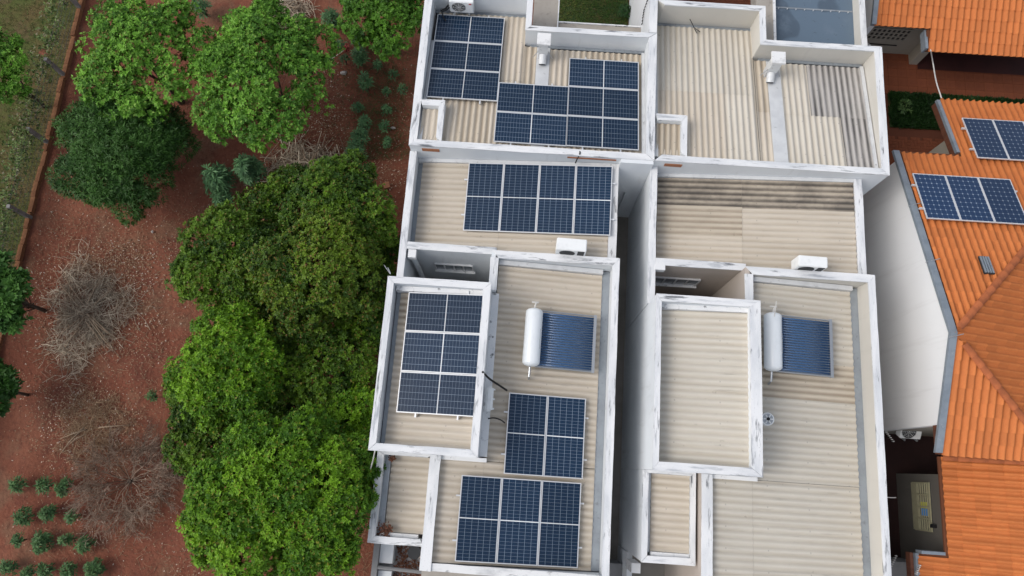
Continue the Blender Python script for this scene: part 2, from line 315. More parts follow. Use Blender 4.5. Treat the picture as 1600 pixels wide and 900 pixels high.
# ================================================================ ROW HOUSES
BZ, MZ, SZ, RZ, LZ = 4.6, 4.2, 4.5, 5.4, 4.15
def inset(poly, w):
    """offset each edge i (poly[i]->poly[i+1], counter-clockwise) inward by w[i]."""
    n = len(poly); out = []
    for i in range(n):
        def off(k):
            a = Vector(poly[k]); b = Vector(poly[(k + 1) % n]); d = (b - a).normalized(); nrm = Vector((-d.y, d.x)); return a + nrm * w[k], d
        p, d = off(i - 1); q, e = off(i)
        den = d.x * e.y - d.y * e.x
        if abs(den) < 1e-6: out.append(tuple(q)); continue
        t = ((q.x - p.x) * e.y - (q.y - p.y) * e.x) / den; out.append((p.x + d.x * t, p.y + d.y * t))
    return out
def coping_piece(wall, a, b, c, d, z, m):
    """a-b outer edge, d-c inner edge; cut along its length and slightly uneven."""
    a, b, c, d = (Vector(p) for p in (a, b, c, d)); n = max(1, int((b - a).length / .45)); mb = MB(); mb.uv = []; pts = []; u0 = random.uniform(0, 90); wd = (a - d).length
    for i in range(n + 1):
        t = i / n; j = lambda: Vector((random.uniform(-.006, .006), random.uniform(-.006, .006)))
        pts.append((a.lerp(b, t) + j(), d.lerp(c, t) + j(), z + random.uniform(-.005, .005)))
    for o, i_, zz in pts: mb.v += [(o.x, o.y, z - .045), (o.x, o.y, zz), (i_.x, i_.y, zz), (i_.x, i_.y, z - .045)]
    for k in range(n + 1):
        u = u0 + (b - a).length * k / n; mb.uv += [(u, u0 - .04), (u, u0), (u, u0 + wd), (u, u0 + wd + .04)]
    m = {'coping_paint': 'coping_strip', 'coping_dirty': 'coping_stripd'}.get(m, m)
    for k in range(n):
        for q in range(4):
            r = (q + 1) % 4; mb.f.append((k * 4 + q, k * 4 + r, k * 4 + 4 + r, k * 4 + 4 + q))
    mb.f += [(0, 1, 2, 3)[::-1], tuple(n * 4 + q for q in range(4))]
    o = mb.build('coping', m, wall)
    bm = bmesh.new(); bm.from_mesh(o.data); bmesh.ops.recalc_face_normals(bm, faces=bm.faces); bm.to_mesh(o.data); bm.free()
def ring(house, poly, w, z, skip=(), m='wall_paint', zb=0.0, cm=None, wms={}):
    n = len(poly); inn = inset(poly, w); out2 = inset(poly, [-.012] * n); in2 = inset(poly, [x + .012 for x in w])
    for i in range(n):
        if i in skip: continue
        j = (i + 1) % n; wall = MB().prism([poly[i], poly[j], inn[j], inn[i]], zb, z - .03).build('wall', wms.get(i, m), house)
        a, b = Vector(out2[i]), Vector(out2[j]); c, d = Vector(in2[j]), Vector(in2[i]); e = (b - a).normalized() * .004
        coping_piece(wall, a + e, b - e, c - e, d + e, z, cm or 'coping_paint')
    return inn
def sheets(house, x0, x1, y0, y1, zf, axis, cols, rows, mats=None, base='fibro'):
    """a corrugated roof: zf(x, y) its plane; axis 'x' or 'y' the way the waves run; cols along the waves' cross direction."""
    deck = MB().prism([(x0, y0), (x1, y0), (x1, y1), (x0, y1)], [zf(x0, y0) - .22, zf(x1, y0) - .22, zf(x1, y1) - .22, zf(x0, y1) - .22],
                      [zf(x0, y0) - .08, zf(x1, y0) - .08, zf(x1, y1) - .08, zf(x0, y1) - .08]).build('roof', 'concrete', house)
    across0, across1, along0, along1 = (y0, y1, x0, x1) if axis == 'x' else (x0, x1, y0, y1)
    ca = (across1 - across0) / cols; ra = (along1 - along0) / rows
    for c in range(cols):
        for r in range(rows):
            u0, u1 = across0 + c * ca, across0 + (c + 1) * ca + (.05 if c < cols - 1 else 0)
            v0, v1 = along0 + r * ra - (.05 if r else 0), along0 + (r + 1) * ra + (.05 if r < rows - 1 else 0)
            nu = max(6, int((u1 - u0) / PITCH * 10)); mb = MB(); mb.uv = []; yaw = random.uniform(-.004, .004); dz = random.uniform(0, .004) + .006 * (c % 2)
            hi = (zf(x0, y0) + zf(x1, y1)) ; 
            for k in range(3):
                v = v0 + (v1 - v0) * k / 2
                for i in range(nu + 1):
                    u = u0 + (u1 - u0) * i / nu + yaw * (k - 1)
                    x, y = (v, u) if axis == 'x' else (u, v)
                    rise = .012 * (1 - k / 2) if r else 0
                    z = zf(x, y) +   .0205 * math.cos(2 * math.pi * (u - across0) / PITCH) + dz + (.010 * r)
                    mb.v.append((x, y, z)); mb.uv.append((u - across0, v - along0))
            for k in range(2):
                for i in range(nu):
                    a = k * (nu + 1) + i; q = (a, a + 1, a + nu + 2, a + nu + 1); mb.f.append(q[::-1] if axis == 'x' else q)
            mm = (mats or {}).get((c, r), base)
            mb.build('roof_sheet', mm, deck, smooth=True)
    return deck
def gutter(house, x0, x1, y0, y1, z, m='gutter_metal', h=.05):
    MB().box(x0, x1, y0, y1, z - h, z).build('gutter', m, house)

def window_in_wall(house, name, c0, c1, Y, n, frame='alu', glass='pane_glass'):
    """a sliding window on a south-facing wall: c0 / c1 = (x, z) corners."""
    x0, x1, z0, z1 = min(c0[0], c1[0]), max(c0[0], c1[0]), min(c0[1], c1[1]), max(c0[1], c1[1])
    wd = MB().box(x0 - .05, x1 + .05, Y - .10, Y - .002, z0 - .06, z0).build('window', 'coping_paint', house)
    f = MB()
    f.box(x0, x1, Y - .055, Y - .003, z0 + .002, z0 + .045); f.box(x0, x1, Y - .055, Y - .003, z1 - .045, z1)
    for i in range(n + 1):
        x = x0 + (x1 - x0) * i / n; f.box(x - .02, x + .02, Y - .052, Y - .004, z0 + .046, z1 - .046)
    f.build('frame', frame, wd)
    for i in range(n):
        a, b = x0 + (x1 - x0) * i / n + .021, x0 + (x1 - x0) * (i + 1) / n - .021
        MB().box(a, b, Y - .03, Y - .006, z0 + .046, z1 - .046).build('pane', glass if (n < 3 or i % 2 == 0 or n == 4) else 'dark_glass', wd)

def row_house(X, label, right):
    h = thing('row_house', label, 'house', (X + 3, 4, 0), 'twin flat roofed white row houses')
    P = lambda pts: [(X + x, y) for x, y in pts]
    xe = 6.66 if right else 7.0
    # back block
    B = P([(0 if not right else .02, 8.72), (xe, 8.72), (xe, 12.8), (3.25, 12.8), (3.25, 13.95), (0 if not right else .02, 13.95)])
    wB = [.17, .22 if not right else .19, .14, .16, .14, .2]
    ring(h, B, wB, BZ, skip=(5,) if right else (), m='wall_cream' if right else 'wall_paint', wms={0: 'wall_paint'})
    zB = lambda x, y: 4.42 - .15 * (y - 8.9)
    xl = .21 if not right else .03
    m1 = {}
    if right: m1 = {(0, 0): 'fibro', (1, 1): 'fibro_pale', (2, 1): 'fibro_pale', (0, 1): 'fibro_pale', (2, 0): 'fibro_pale', (1, 0): 'fibro'}
    else: m1 = {(0, 0): 'fibro', (1, 0): 'fibro_stain', (2, 1): 'fibro', (0, 1): 'fibro'}
    sheets(h, X + xl + .12, X + 3.09, 8.9, 13.68, zB, 'y', 3, 2, m1)
    # strip of the same sheets up to the flat band, shorter because of the step
    sheets(h, X + 3.095, X + 3.47, 8.9, 12.55, zB, 'y', 1, 2, {(0, 1): 'fibro_stain'})
    m2 = {(1, 1): 'fibro_grey', (2, 1): 'fibro_grey', (2, 0): 'fibro_grey', (0, 0): 'fibro_pale', (1, 0): 'fibro_pale', (0, 1): 'fibro_pale'} if right else {(1, 1): 'fibro_stain', (2, 1): 'fibro_stain'}
    sheets(h, X + 3.88, X + xe - .33, 8.9, 12.5, zB, 'y', 3, 2, m2)
    band = MB().prism(P([(3.475, 8.9), (3.875, 8.9), (3.875, 12.52), (3.475, 12.52)]), [zB(0, 8.9) - .1, zB(0, 8.9) - .1, zB(0, 12.52) - .1, zB(0, 12.52) - .1],
                      [zB(0, 8.9) + .05, zB(0, 8.9) + .05, zB(0, 12.52) + .05, zB(0, 12.52) + .05]).build('valley_cap', 'flashing', h)
    zn = zB(0, 13.7); gutter(h, X + xl, X + 3.09, 13.685, 13.80, zn - .03, h=.12); zs = zB(0, 12.5)
    gutter(h, X + 3.26, X + xe - .23, 12.56, 12.655, zs - .03, h=.12)
    for (gx0, gx1) in ((xl - .0, xl + .115), (xe - .325, xe - .225)):
        MB().prism(P([(gx0, 8.9), (gx1, 8.9), (gx1, 12.55), (gx0, 12.55)]), [zB(0, 8.9) - .2] * 2 + [zB(0, 12.55) - .2] * 2, [zB(0, 8.9) + .05] * 2 + [zB(0, 12.55) + .05] * 2).build('gutter', 'flashing', h)
    # small raised shaft in the corner of the back block
    sx = .92 if right else .9; x_in = .2 if not right else .04
    SH = P([(x_in + .003, 8.893), (sx, 8.893), (sx, 10.16), (x_in + .003, 10.16)])
    ring(h, SH, [.1, .14, .17, .05], 4.62, skip=(0, 3), zb=4.0)
    sheets(h, X + x_in + .055, X + sx - .145, 8.99 if right else 8.99, 9.98, lambda x, y: 4.42 - .03 * (y - 8.9), 'y', 1, 1, {(0, 0): 'fibro_stain' if right else 'fibro'})
    # concrete slab and ledge north of the step
    if not right:
        MB().box(X + 3.27, X + 4.06, 13.0, 24, 2.85, 3.0).build('slab', 'concrete', h)
        MB().box(X + 4.063, X + 4.10, 13.2, 24, 2.82, 3.05).build('slab_edge', 'coping_paint', h)
        MB().box(X + 4.105, X + 6.79, 12.805, 14.08, 2.8, 2.95).build('slab', 'concrete', h)
        MB().box(X + 4.105, X + 6.79, 14.083, 14.12, 2.78, 3.0).build('slab_edge', 'coping_paint', h)
        for (a, b) in ((12.83, 24),):
            wl = MB().box(X + 6.79, X + 6.998, a, b, 0, BZ - .03).build('wall', 'wall_paint', h)
            coping_piece(wl, (X + 6.77, b), (X + 6.77, a), (X + 7.01, a), (X + 7.01, b), BZ, 'coping_paint')
    else:
        MB().box(X + 3.27, X + 3.78, 12.95, 24, 3.2, 3.75).build('slab', 'concrete', h)
        MB().box(X + 3.783, X + 3.86, 12.95, 24, 3.2, 3.79).build('slab_edge', 'coping_paint', h)
    # middle block
    mE = MB().box(X + 5.86, X + 6.05, 5.76, 8.717, 0, MZ - .03).build('wall', 'wall_paint', h)
    coping_piece(mE, (X + 6.07, 5.77), (X + 6.07, 8.71), (X + 5.84, 8.71), (X + 5.84, 5.77), MZ, 'coping_dirty' if not right else 'coping_paint')
    mW = MB().box(X, X + .16, 4.62, 8.717, 0, MZ - .03).build('wall', 'wall_paint', h)
    coping_piece(mW, (X - .02, 8.71), (X - .02, 4.63), (X + .18, 4.63), (X + .18, 8.71), MZ, 'coping_paint')
    zM = lambda x, y: 3.62 + (x - X - .2) * .094
    rmat = {(2, 0): 'fibro_mould', (2, 1): 'fibro_mould', (1, 0): 'fibro_stain'} if right else {(2, 0): 'fibro', (1, 0): 'fibro'}
    sheets(h, X + .30, X + 2.72, 5.94, 8.6, zM, 'x', 3, 1, {k: v for k, v in rmat.items() if k[1] == 0}, 'fibro')
    sheets(h, X + 2.725, X + 5.83, 5.76, 8.6, zM, 'x', 3, 1, {(2, 0): 'fibro_mould'} if right else {}, 'fibro')
    MB().prism(P([(.17, 8.605), (5.83, 8.605), (5.83, 8.715), (.17, 8.715)]), [3.5, 4.05, 4.05, 3.5], [3.72, 4.2, 4.2, 3.72]).build('gutter', 'flashing', h)
    MB().box(X + .165, X + .295, 5.95, 8.6, 3.35, 3.56).build('gutter', 'gutter_metal', h)
    # exposed brick pocket below the back parapet
    MB().box(X + .35, X + .85, 8.70, 8.7195, 4.26, 4.42).build('brick_patch', 'brick_red', h)
    if not right: MB().box(X + 4.55, X + 5.95, 8.70, 8.7195, 4.40, 4.47).build('brick_patch', 'brick_red', h)
    # courtyard
    cm = 'wall_taupe' if right else 'wall_paint'
    cN = MB().box(X + .165, X + 2.72, 5.76, 5.935, 0, MZ - .03).build('wall', cm, h)
    coping_piece(cN, (X + .185, 5.74), (X + 2.70, 5.74), (X + 2.70, 5.95), (X + .185, 5.95), MZ + .002, 'coping_paint')
    cE = MB().box(X + 2.60, X + 2.79, 4.63, 5.755, 0, SZ - .03).build('wall', 'wall_taupe' if right else 'wall_paint', h)
    coping_piece(cE, (X + 2.58, 5.57), (X + 2.58, 4.64), (X + 2.81, 4.64), (X + 2.81, 5.57), SZ, 'coping_paint')
    MB().box(X + .162, X + 2.598, 4.625, 5.757, .04, .06).build('courtyard_floor', 'paver_joint', h)
    if right:
        a = atY(1022, 431, 5.76); b = atY(1084, 445, 5.76); window_in_wall(h, 'w', (a.x + .02, b.z), (b.x + .03, a.z), 5.76, 4)
        MB().box(X + .166, X + .45, 5.60, 5.755, MZ - .2, MZ + .03).build('wall_cap', 'coping_paint', h)
    else:
        a = atY(679, 410, 5.76); b = atY(740, 423, 5.76); window_in_wall(h, 'w', (a.x, b.z), (b.x, a.z), 5.76, 4)
        MB().tube([(X + .33, 5.62, .05), (X + .33, 5.62, MZ - .1)], .075, 10).build('downpipe', 'wall_paint', h)
        MB().box(X + .24, X + .46, 5.5, 5.735, MZ - .25, MZ - .02).build('downpipe_head', 'coping_paint', h)
    # raised block
    Rw = 2.68
    Rp = P([(0, .17), (Rw, .17), (Rw, 4.6), (0, 4.6)])
    ring(h, Rp, [.19, .26, .17, .13] if right else [.16, .17, .16, .15], RZ, m='wall_paint')
    zR = lambda x, y: 4.86 + (x - X) * .125
    gx = .29 if not right else .20
    sheets(h, X + gx, X + Rw - (.25 if right else .165), .35, 4.30, zR, 'x', 4, 1, {(3, 0): 'fibro_stain'} if not right else {}, 'fibro' if not right else 'fibro_pale')
    if not right:
        MB().box(X + .172, X + .288, .34, 4.3, 4.5, 4.83).build('gutter', 'gutter_metal', h)
    MB().prism(P([(.18, 4.305), (Rw - .19, 4.305), (Rw - .19, 4.435), (.18, 4.435)]), [4.8, 5.1, 5.1, 4.8], [5.08, 5.24, 5.24, 5.08]).build('flashing', 'coping_paint', h)
    # main block
    ys = -2.64 if not right else -3.4
    wS = MB().box(X + 2.72, X + 6.12, 5.575, 5.757, 0, SZ - .03).build('wall', 'wall_cream' if right else 'wall_paint', h)
    coping_piece(wS, (X + 6.14, 5.775), (X + 2.59, 5.775), (X + 2.81, 5.555), (X + 5.95, 5.555), SZ + .002, 'coping_paint')
    wE = MB().box(X + 5.97, X + 6.12, ys, 5.572, 0, SZ - .03).build('wall', 'wall_cream' if right else 'wall_paint', h)
    coping_piece(wE, (X + 6.14, ys - .02), (X + 6.14, 5.775), (X + 5.95, 5.555), (X + 5.95, ys + .17), SZ, 'coping_paint')
    wD = MB().box(X + 1.44, X + 5.967, ys, ys + .15, 0, SZ - .08).build('wall', 'wall_paint', h)
    coping_piece(wD, (X + 1.66, ys - .02), (X + 5.92, ys - .02), (X + 5.9, ys + .17), (X + 1.66, ys + .17), SZ - .05, 'coping_dirty')
    wW = MB().box(X + 1.44, X + 1.68, ys + .153, .167, 0, SZ - .03).build('wall', 'wall_taupe' if right else 'wall_paint', h)
    coping_piece(wW, (X + 1.42, .16), (X + 1.42, ys - .02), (X + 1.70, ys - .02), (X + 1.70, .16), SZ, 'coping_paint')
    zS = lambda x, y: 3.80 + (X + 5.9 - x) * .125
    sheets(h, X + 2.815, X + 5.75, .1, 5.42, zS, 'x', 5, 1, {(2, 0): 'fibro_stain'} if right else {}, 'fibro_pale' if right else 'fibro')
    sheets(h, X + 1.69, X + 2.81, ys + .18, .10, zS, 'x', 3, 1, {}, 'fibro_pale' if right else 'fibro')
    sheets(h, X + 2.815, X + 5.75, ys + .18, .09, zS, 'x', 3, 1, {}, 'fibro_pale' if right else 'fibro')
    MB().box(X + 5.755, X + 5.965, ys + .18, 5.55, 3.55, 3.80).build('gutter', 'gutter_metal', h)
    MB().prism(P([(2.82, 5.43), (5.75, 5.43), (5.75, 5.56), (2.82, 5.56)]), [4.0, 3.7, 3.7, 4.0], [4.32, 4.0, 4.0, 4.32]).build('flashing', 'flashing', h)
    MB().box(X + Rw + .004, X + Rw + .20, .2, 4.6, 4.0, 4.27).build('flashing', 'coping_paint', h)
    MB().box(X + 1.67, X + Rw + .2, .06, .165, 4.0, 4.40).build('flashing', 'coping_dirty', h)
    if not right:
        MB().box(X + 1.44, X + 6.1, -5.6, -2.643, 4.0, 4.15).build('slab', 'concrete', h)
    # low block
    Lp = P([(0, -2.12), (1.36 if right else 1.437, -2.12), (1.36 if right else 1.437, .165), (0, .165)])
    ring(h, Lp, [.15, .11, .07, .13 if right else .16], LZ - (.05 if right else 0), skip=() if right else (1,), m='wall_paint', zb=0 if right else 2.7)
    zL = lambda x, y: (3.84 if right else 3.75) + .07 * (x - X)
    MB().box(X + (.135 if right else .165), X + (.24 if right else .32), -1.9, .09, 3.4, 3.86).build('gutter', 'gutter_metal' if not right else 'flashing', h)
    sheets(h, X + (.25 if right else .33), X + (1.245 if right else 1.425), -1.86, .08, zL, 'x', 2, 1, {}, 'fibro')
    MB().box(X + .25, X + 1.24, -1.965, -1.87, 3.6, 3.97).build('flashing', 'coping_paint', h)
    return h
X1, X2 = -3.55, 3.45
house_left = row_house(X1, 'left flat-roofed white house carrying most of the solar panels', False)
house_right = row_house(X2, 'right flat-roofed white house with bare corrugated roofs beside the orange tiles', True)

# patio below the left house's low block, dry leaves on a lower slab
MB().box(X1 + .14, X1 + 1.43, -6, -2.13, 2.5, 2.62).build('slab', 'concrete_grey', house_left)
MB().box(X1 - .02, X1 + .13, -6, -2.125, 0, 3.1).build('wall', 'concrete_grey', house_left)
MB().box(X1 + .14, X1 + .50, -2.75, -2.2, 2.62, 2.95).build('step', 'wall_paint', house_left)
MB().box(X1 + .14, X1 + .50, -6, -2.95, 2.62, 2.90).build('step', 'wall_paint', house_left)
MB().tube([(X1 + .14, -2.85, 3.05), (X1 + 1.43, -2.9, 3.05)], .05, 8).build('beam', 'concrete_grey', house_left)
MB().box(X1 + 1.05, X1 + 1.43, -2.6, -2.13, 2.62, 2.66).build('hatch', 'wall_taupe', house_left)
# passage between the houses
pw = MB().box(X1 + 6.07, X2 - .003, 8.60, 8.717, 2.35, BZ - .04).build('wall', 'wall_paint', house_left)
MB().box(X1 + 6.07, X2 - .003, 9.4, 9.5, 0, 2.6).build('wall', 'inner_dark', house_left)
MB().box(X1 + 6.55, X2 - .003, 8.62, 8.70, 0, 2.345).build('wall', 'wall_paint', house_left)
# gate pillars and low wall at the street end of the right house
MB().box(X2 - .02, X2 + .13, -3.6, -2.13, 0, 1.9).build('wall', 'wall_paint', house_right)
MB().box(X2 - .05, X2 + .19, -2.55, -2.3, 1.9, 2.9).build('pillar', 'coping_paint', house_right)
MB().box(X1 + 6.13, X2 - .03, -3.4, -2.55, .04, 1.1).build('step', 'concrete_grey', house_right)

# blue grey roofed extension behind the right house
ext = thing('extension', 'blue-grey sheet roofed extension behind the right white house', 'building', (8.6, 15, 0))
mb = MB().prism([(7.31, 12.83), (9.86, 12.83), (9.86, 22), (7.31, 22)], 2.9, 3.5).build('roof', 'blue_roof', ext)
rows_y = 14.72
for yy in (14.72, 17.0):
    MB().box(7.33, 9.84, yy, yy + .05, 3.503, 3.512).build('seam', 'gutter_metal', mb)
for i in range(9):
    MB().tube([(7.5 + i * .275, 14.70, 3.50), (7.5 + i * .275, 14.70, 3.535)], .018, 8).build('bolt', 'alu', mb)
wl = MB().box(9.865, 10.0, 12.84, 22, 0, 3.95).build('wall', 'wall_cream', ext); coping_piece(wl, (10.02, 12.86), (10.02, 22), (9.845, 22), (9.845, 12.86), 3.98, 'coping_dirty')
MB().box(7.4, 9.8, 12.83, 12.90, 3.503, 3.62).build('flashing', 'coping_dirty', ext)

# ================================================================ ORANGE TILED HOUSES
TW, TL = .205, .365
def tile_mesh(extra=0):
    prof = []
    for i in range(9):
        t = i / 8; x = t * (TW + .012)
        z = -.018 * math.sin(math.pi * min(1, t / .45)) if t < .45 else .058 * math.sin(math.pi * (t - .45) / .55)
        prof.append((x, z))
    mb = MB(); n = len(prof); Lh = TL + .06
    for (y, dz, dx) in ((0, .019, 0), (Lh, .000, .0)):
        for x, z in prof: mb.v.append((x + dx, y, z + dz))
    for x, z in prof: mb.v.append((x, 0, z + .0188))
    for x, z in prof: mb.v.append((x, 0.004, z - .010))
    for i in range(n - 1):
        mb.f.append((i, i + 1, n + i + 1, n + i)); mb.f.append((3 * n + i, 3 * n + i + 1, 2 * n + i + 1, 2 * n + i))
    me = mb.mesh('tile', True); me.materials.append(MT['tile_clay']); return me
TILE = tile_mesh()
def slope_tiles(o, udir, vdir, ulen, vlen, keep=None, clip=()):
    """o: eave corner (world), udir along the eave, vdir up the slope. Returns [(matrix, clip planes)]"""
    o, u, v = Vector(o), Vector(udir).normalized(), Vector(vdir).normalized(); n = u.cross(v).normalized(); out = []
    for r in range(int(math.ceil(vlen / TL))):
        for c in range(int(math.ceil(ulen / TW))):
            p = o + u * (c * TW) + v * (r * TL) + n * random.uniform(0, .006); ctr = p + u * TW / 2 + v * TL / 2
            if keep and not keep(ctr): continue
            a = random.uniform(-.012, .012); uu = (u * math.cos(a) + v * math.sin(a)).normalized(); vv = n.cross(uu)
            M = Matrix((uu, vv, n)).transposed().to_4x4(); M.translation = p
            out.append((M, [cp for cp in clip if abs((ctr - cp[0]).dot(cp[1])) < .35]))
    return out
def clipped(M, planes):
    bm = bmesh.new(); bm.from_mesh(TILE); bm.transform(M)
    for (p, nrm) in planes:
        bmesh.ops.bisect_plane(bm, geom=bm.verts[:] + bm.edges[:] + bm.faces[:], plane_co=p, plane_no=nrm, clear_outer=True)
    bm.transform(M.inverted())
    me = bpy.data.meshes.new('tile'); bm.to_mesh(me); bm.free(); me.materials.append(MT['tile_clay']); return me
def lay(roof_groups, limit=300):
    """roof_groups: [(roof object, tiles)] of one house: the tiles in view are sub-parts, the rest one joined part."""
    allt = []
    for roof, tiles in roof_groups:
        for M, pl in tiles:
            x, y = pix(M.translation); vis = -20 < x < 1610 and -20 < y < 915
            allt.append((0 if vis else 1, (M.translation - Vector((0, 0, CAMH))).length, roof, M, pl))
    allt.sort(key=lambda t: (t[0], t[1])); rest = {}
    for i, (vis, d, roof, M, pl) in enumerate(allt):
        me = clipped(M, pl) if pl else TILE
        if not len(me.polygons): continue
        if vis == 0 and i < limit:
            ob = bpy.data.objects.new('tile', me); COL.objects.link(ob); ob.parent = roof
            M2 = M.copy(); M2.translation = M.translation - wloc(roof); ob.matrix_local = M2
        else: rest.setdefault(roof.name, (roof, []))[1].append((me, M))
    for roof, lst in rest.values():
        bm = bmesh.new(); off = Matrix.Translation(-wloc(roof))
        for me, M in lst:
            k = len(bm.verts); bm.from_mesh(me); bm.verts.ensure_lookup_table()
            bmesh.ops.transform(bm, matrix=off @ M, verts=bm.verts[k:])
        me = bpy.data.meshes.new('tile_field'); bm.to_mesh(me); bm.free(); me.materials.clear(); me.materials.append(MT['tile_clay'])
        me.polygons.foreach_set('use_smooth', [True] * len(me.polygons))
        ob = link('tile_field', me, None, roof); ob['kind'] = 'stuff'
def deck(house, pts, th=.06):
    mb = MB(); k = len(pts); mb.v = [tuple(Vector(p) - Vector((0, 0, .03))) for p in pts] + [tuple(Vector(p) - Vector((0, 0, th + .03))) for p in pts]
    mb.f = [tuple(range(k)), tuple(range(k, 2 * k))[::-1]] + [(i, k + i, k + (i + 1) % k, (i + 1) % k) for i in range(k)]
    o = mb.build('roof', 'tile_under', house)
    bm = bmesh.new(); bm.from_mesh(o.data); bmesh.ops.recalc_face_normals(bm, faces=bm.faces); bm.to_mesh(o.data); bm.free(); return o
def ridge(house, a, b, r=.10, step=.36):
    a, b = Vector(a), Vector(b); d = (b - a).normalized(); side = d.cross(Vector((0, 0, 1))).normalized(); up = side.cross(d); n = int((b - a).length / step)
    base = MB()
    for i in range(7):
        t = math.pi * i / 6
        for y, rr in ((0, r * 1.08), (step + .05, r * .9)): base.v.append((rr * math.cos(t), y, rr * math.sin(t) * .75))
    for i in range(6): base.f.append((2 * i, 2 * i + 1, 2 * i + 3, 2 * i + 2))
    k = len(base.v)
    for i in range(7):
        t = math.pi * i / 6; base.v.append((r * 1.08 * math.cos(t) * .82, 0.003, r * 1.08 * math.sin(t) * .6))
    for i in range(7):
        t = math.pi * i / 6; base.v.append((r * 1.078 * math.cos(t), 0.0, r * 1.078 * math.sin(t) * .75))
    for i in range(6): base.f.append((k + 7 + i, k + 8 + i, k + i + 1, k + i))
    me = base.mesh('ridge_tile', True); me.materials.append(MT['ridge_clay'])
    for i in range(n):
        ob = bpy.data.objects.new('ridge_tile', me); COL.objects.link(ob); ob.parent = house
        M = Matrix((side, d, up)).transposed().to_4x4(); M.translation = a + d * (i * step) + up * .015 - wloc(house); ob.matrix_local = M
K = .35
AX, AY, AZ = 11.2, 4.14, 5.17
mh = thing('tiled_house', 'orange tiled hip-roofed house with a tall blank white gable wall', 'house', (13, 5, 0))
XE = 17.2
apex = Vector((AX, AY, AZ)); zN = lambda y: AZ - K * (y - AY); zSo = lambda y: AZ - K * (AY - y); zE = lambda x: AZ - K * (x - AX)
hipd = XE - AX
NE_, NE2, XN = 10.28, 12.55, 13.1
SEY = 1.12
rN = deck(mh, [apex, (AX, NE_, zN(NE_)), (XN, NE_, zN(NE_)), (XN, NE2, zN(NE2)), (XE + 2.4, NE2, zN(NE2)), (AX + NE2 - AY, NE2, zN(NE2))][::-1])
rE = deck(mh, [apex, (AX + 8.4, AY + 8.4, AZ - K * 8.4), (AX + 8.4, SEY, AZ - K * 8.4), (AX + AY - SEY, SEY, zSo(SEY))])
rS = deck(mh, [apex, (AX, SEY, zSo(SEY)), (AX + AY - SEY, SEY, zSo(SEY))])
nh = Vector((-1, 1, 0)).normalized(); sh = Vector((-1, -1, 0)).normalized()   # away from the east slope
sN = math.sqrt(1 + K * K)
tN = slope_tiles((AX + 6.3, NE2 + .05, zN(NE2 + .05)), (-1, 0, 0), (0, -1, K), 6.3, (NE2 - AY) * sN,
    lambda c: (c - apex).dot(nh) > -.16 and c.x > AX + .13 and (c.y < NE_ + .02 or c.x > XN), [(apex, -nh)])
tS = slope_tiles((AX + .07, SEY - .05, zSo(SEY - .05)), (1, 0, 0), (0, 1, K), AY - SEY + .3, (AY - SEY) * sN, lambda c: (c - apex).dot(sh) > -.16, [(apex, -sh)])
tE = slope_tiles((AX + 6.2, SEY, zE(AX + 6.2)), (0, 1, 0), (-1, 0, K), 11, 6.2 * sN, lambda c: (c - apex).dot(nh) < .16 and (c - apex).dot(sh) < .16, [(apex, nh), (apex, sh)])
lay([(rN, tN), (rS, tS), (rE, tE)])
ridge(mh, apex + Vector((8.3, 8.3, -K * 8.3 + .05)), apex + Vector((.05, .05, .05)))
ridge(mh, apex + Vector((3.0, -3.0, -K * 3.0 + .05)), apex + Vector((.05, -.05, .05)))
# gable wall with its metal rake cap
MB().prism([(AX + .06, 1.85), (AX + .06, AY), (AX + .06, 10.0), (AX + .26, 10.0), (AX + .26, AY), (AX + .26, 1.85)], 0,
           [zSo(1.85) - .10, AZ - .10, zN(10.0) - .10, zN(10.0) - .10, AZ - .10, zSo(1.85) - .10]).build('wall', 'wall_gable', mh)
for (y0, z0, y1, z1) in ((NE_ - .02, zN(NE_) + .05, AY, AZ + .06), (AY, AZ + .06, SEY, zSo(SEY) + .05)):
    mbk = MB(); w0, w1 = AX - .11, AX + .075
    for (y, z) in ((y0, z0), (y1, z1)): mbk.v += [(w0, y, z - .10), (w0, y, z), (w1, y, z), (w1, y, z - .10)]
    mbk.f = [(q, (q + 1) % 4, 4 + (q + 1) % 4, 4 + q) for q in range(4)] + [(3, 2, 1, 0), (4, 5, 6, 7)]
    o = mbk.build('rake_cap', 'rake_metal', mh); bm = bmesh.new(); bm.from_mesh(o.data); bmesh.ops.recalc_face_normals(bm, faces=bm.faces); bm.to_mesh(o.data); bm.free()
for (y, sgn, zz) in ((8.2, 1, zN(8.2)), (6.3, 1, zN(6.3)), (4.05, -1, AZ)):
    MB().tube([(AX - .16, y - .05, zz + .02), (AX + .2, y + .06, zz + .10)], .012, 6).build('bracket', 'steel', mh)
# second rake and fascia of the northern part of the roof
mbk = MB()
for (y, z) in ((NE2, zN(NE2) + .05), (NE_ + .05, zN(NE_) + .05)): mbk.v += [(XN - .05, y, z - .12), (XN - .05, y, z), (XN + .05, y, z), (XN + .05, y, z - .12)]
mbk.f = [(q, (q + 1) % 4, 4 + (q + 1) % 4, 4 + q) for q in range(4)] + [(3, 2, 1, 0), (4, 5, 6, 7)]; mbk.build('rake_cap', 'rake_metal', mh)
MB().prism([(XN - .03, NE_ + .05), (XN + .03, NE_ + .05), (XN + .03, NE2 - .04), (XN - .03, NE2 - .04)], [zN(NE_) - .32, zN(NE_) - .32, zN(NE2) - .32, zN(NE2) - .32],
           [zN(NE_) - .08, zN(NE_) - .08, zN(NE2) - .08, zN(NE2) - .08]).build('fascia', 'wood_brown', mh)
MB().prism([(AX + .27, NE_ - .3), (XE, NE_ - .3), (XE, NE_ - .1), (AX + .27, NE_ - .1)], 0, zN(NE_) - .1).build('wall', 'wall_greige', mh)
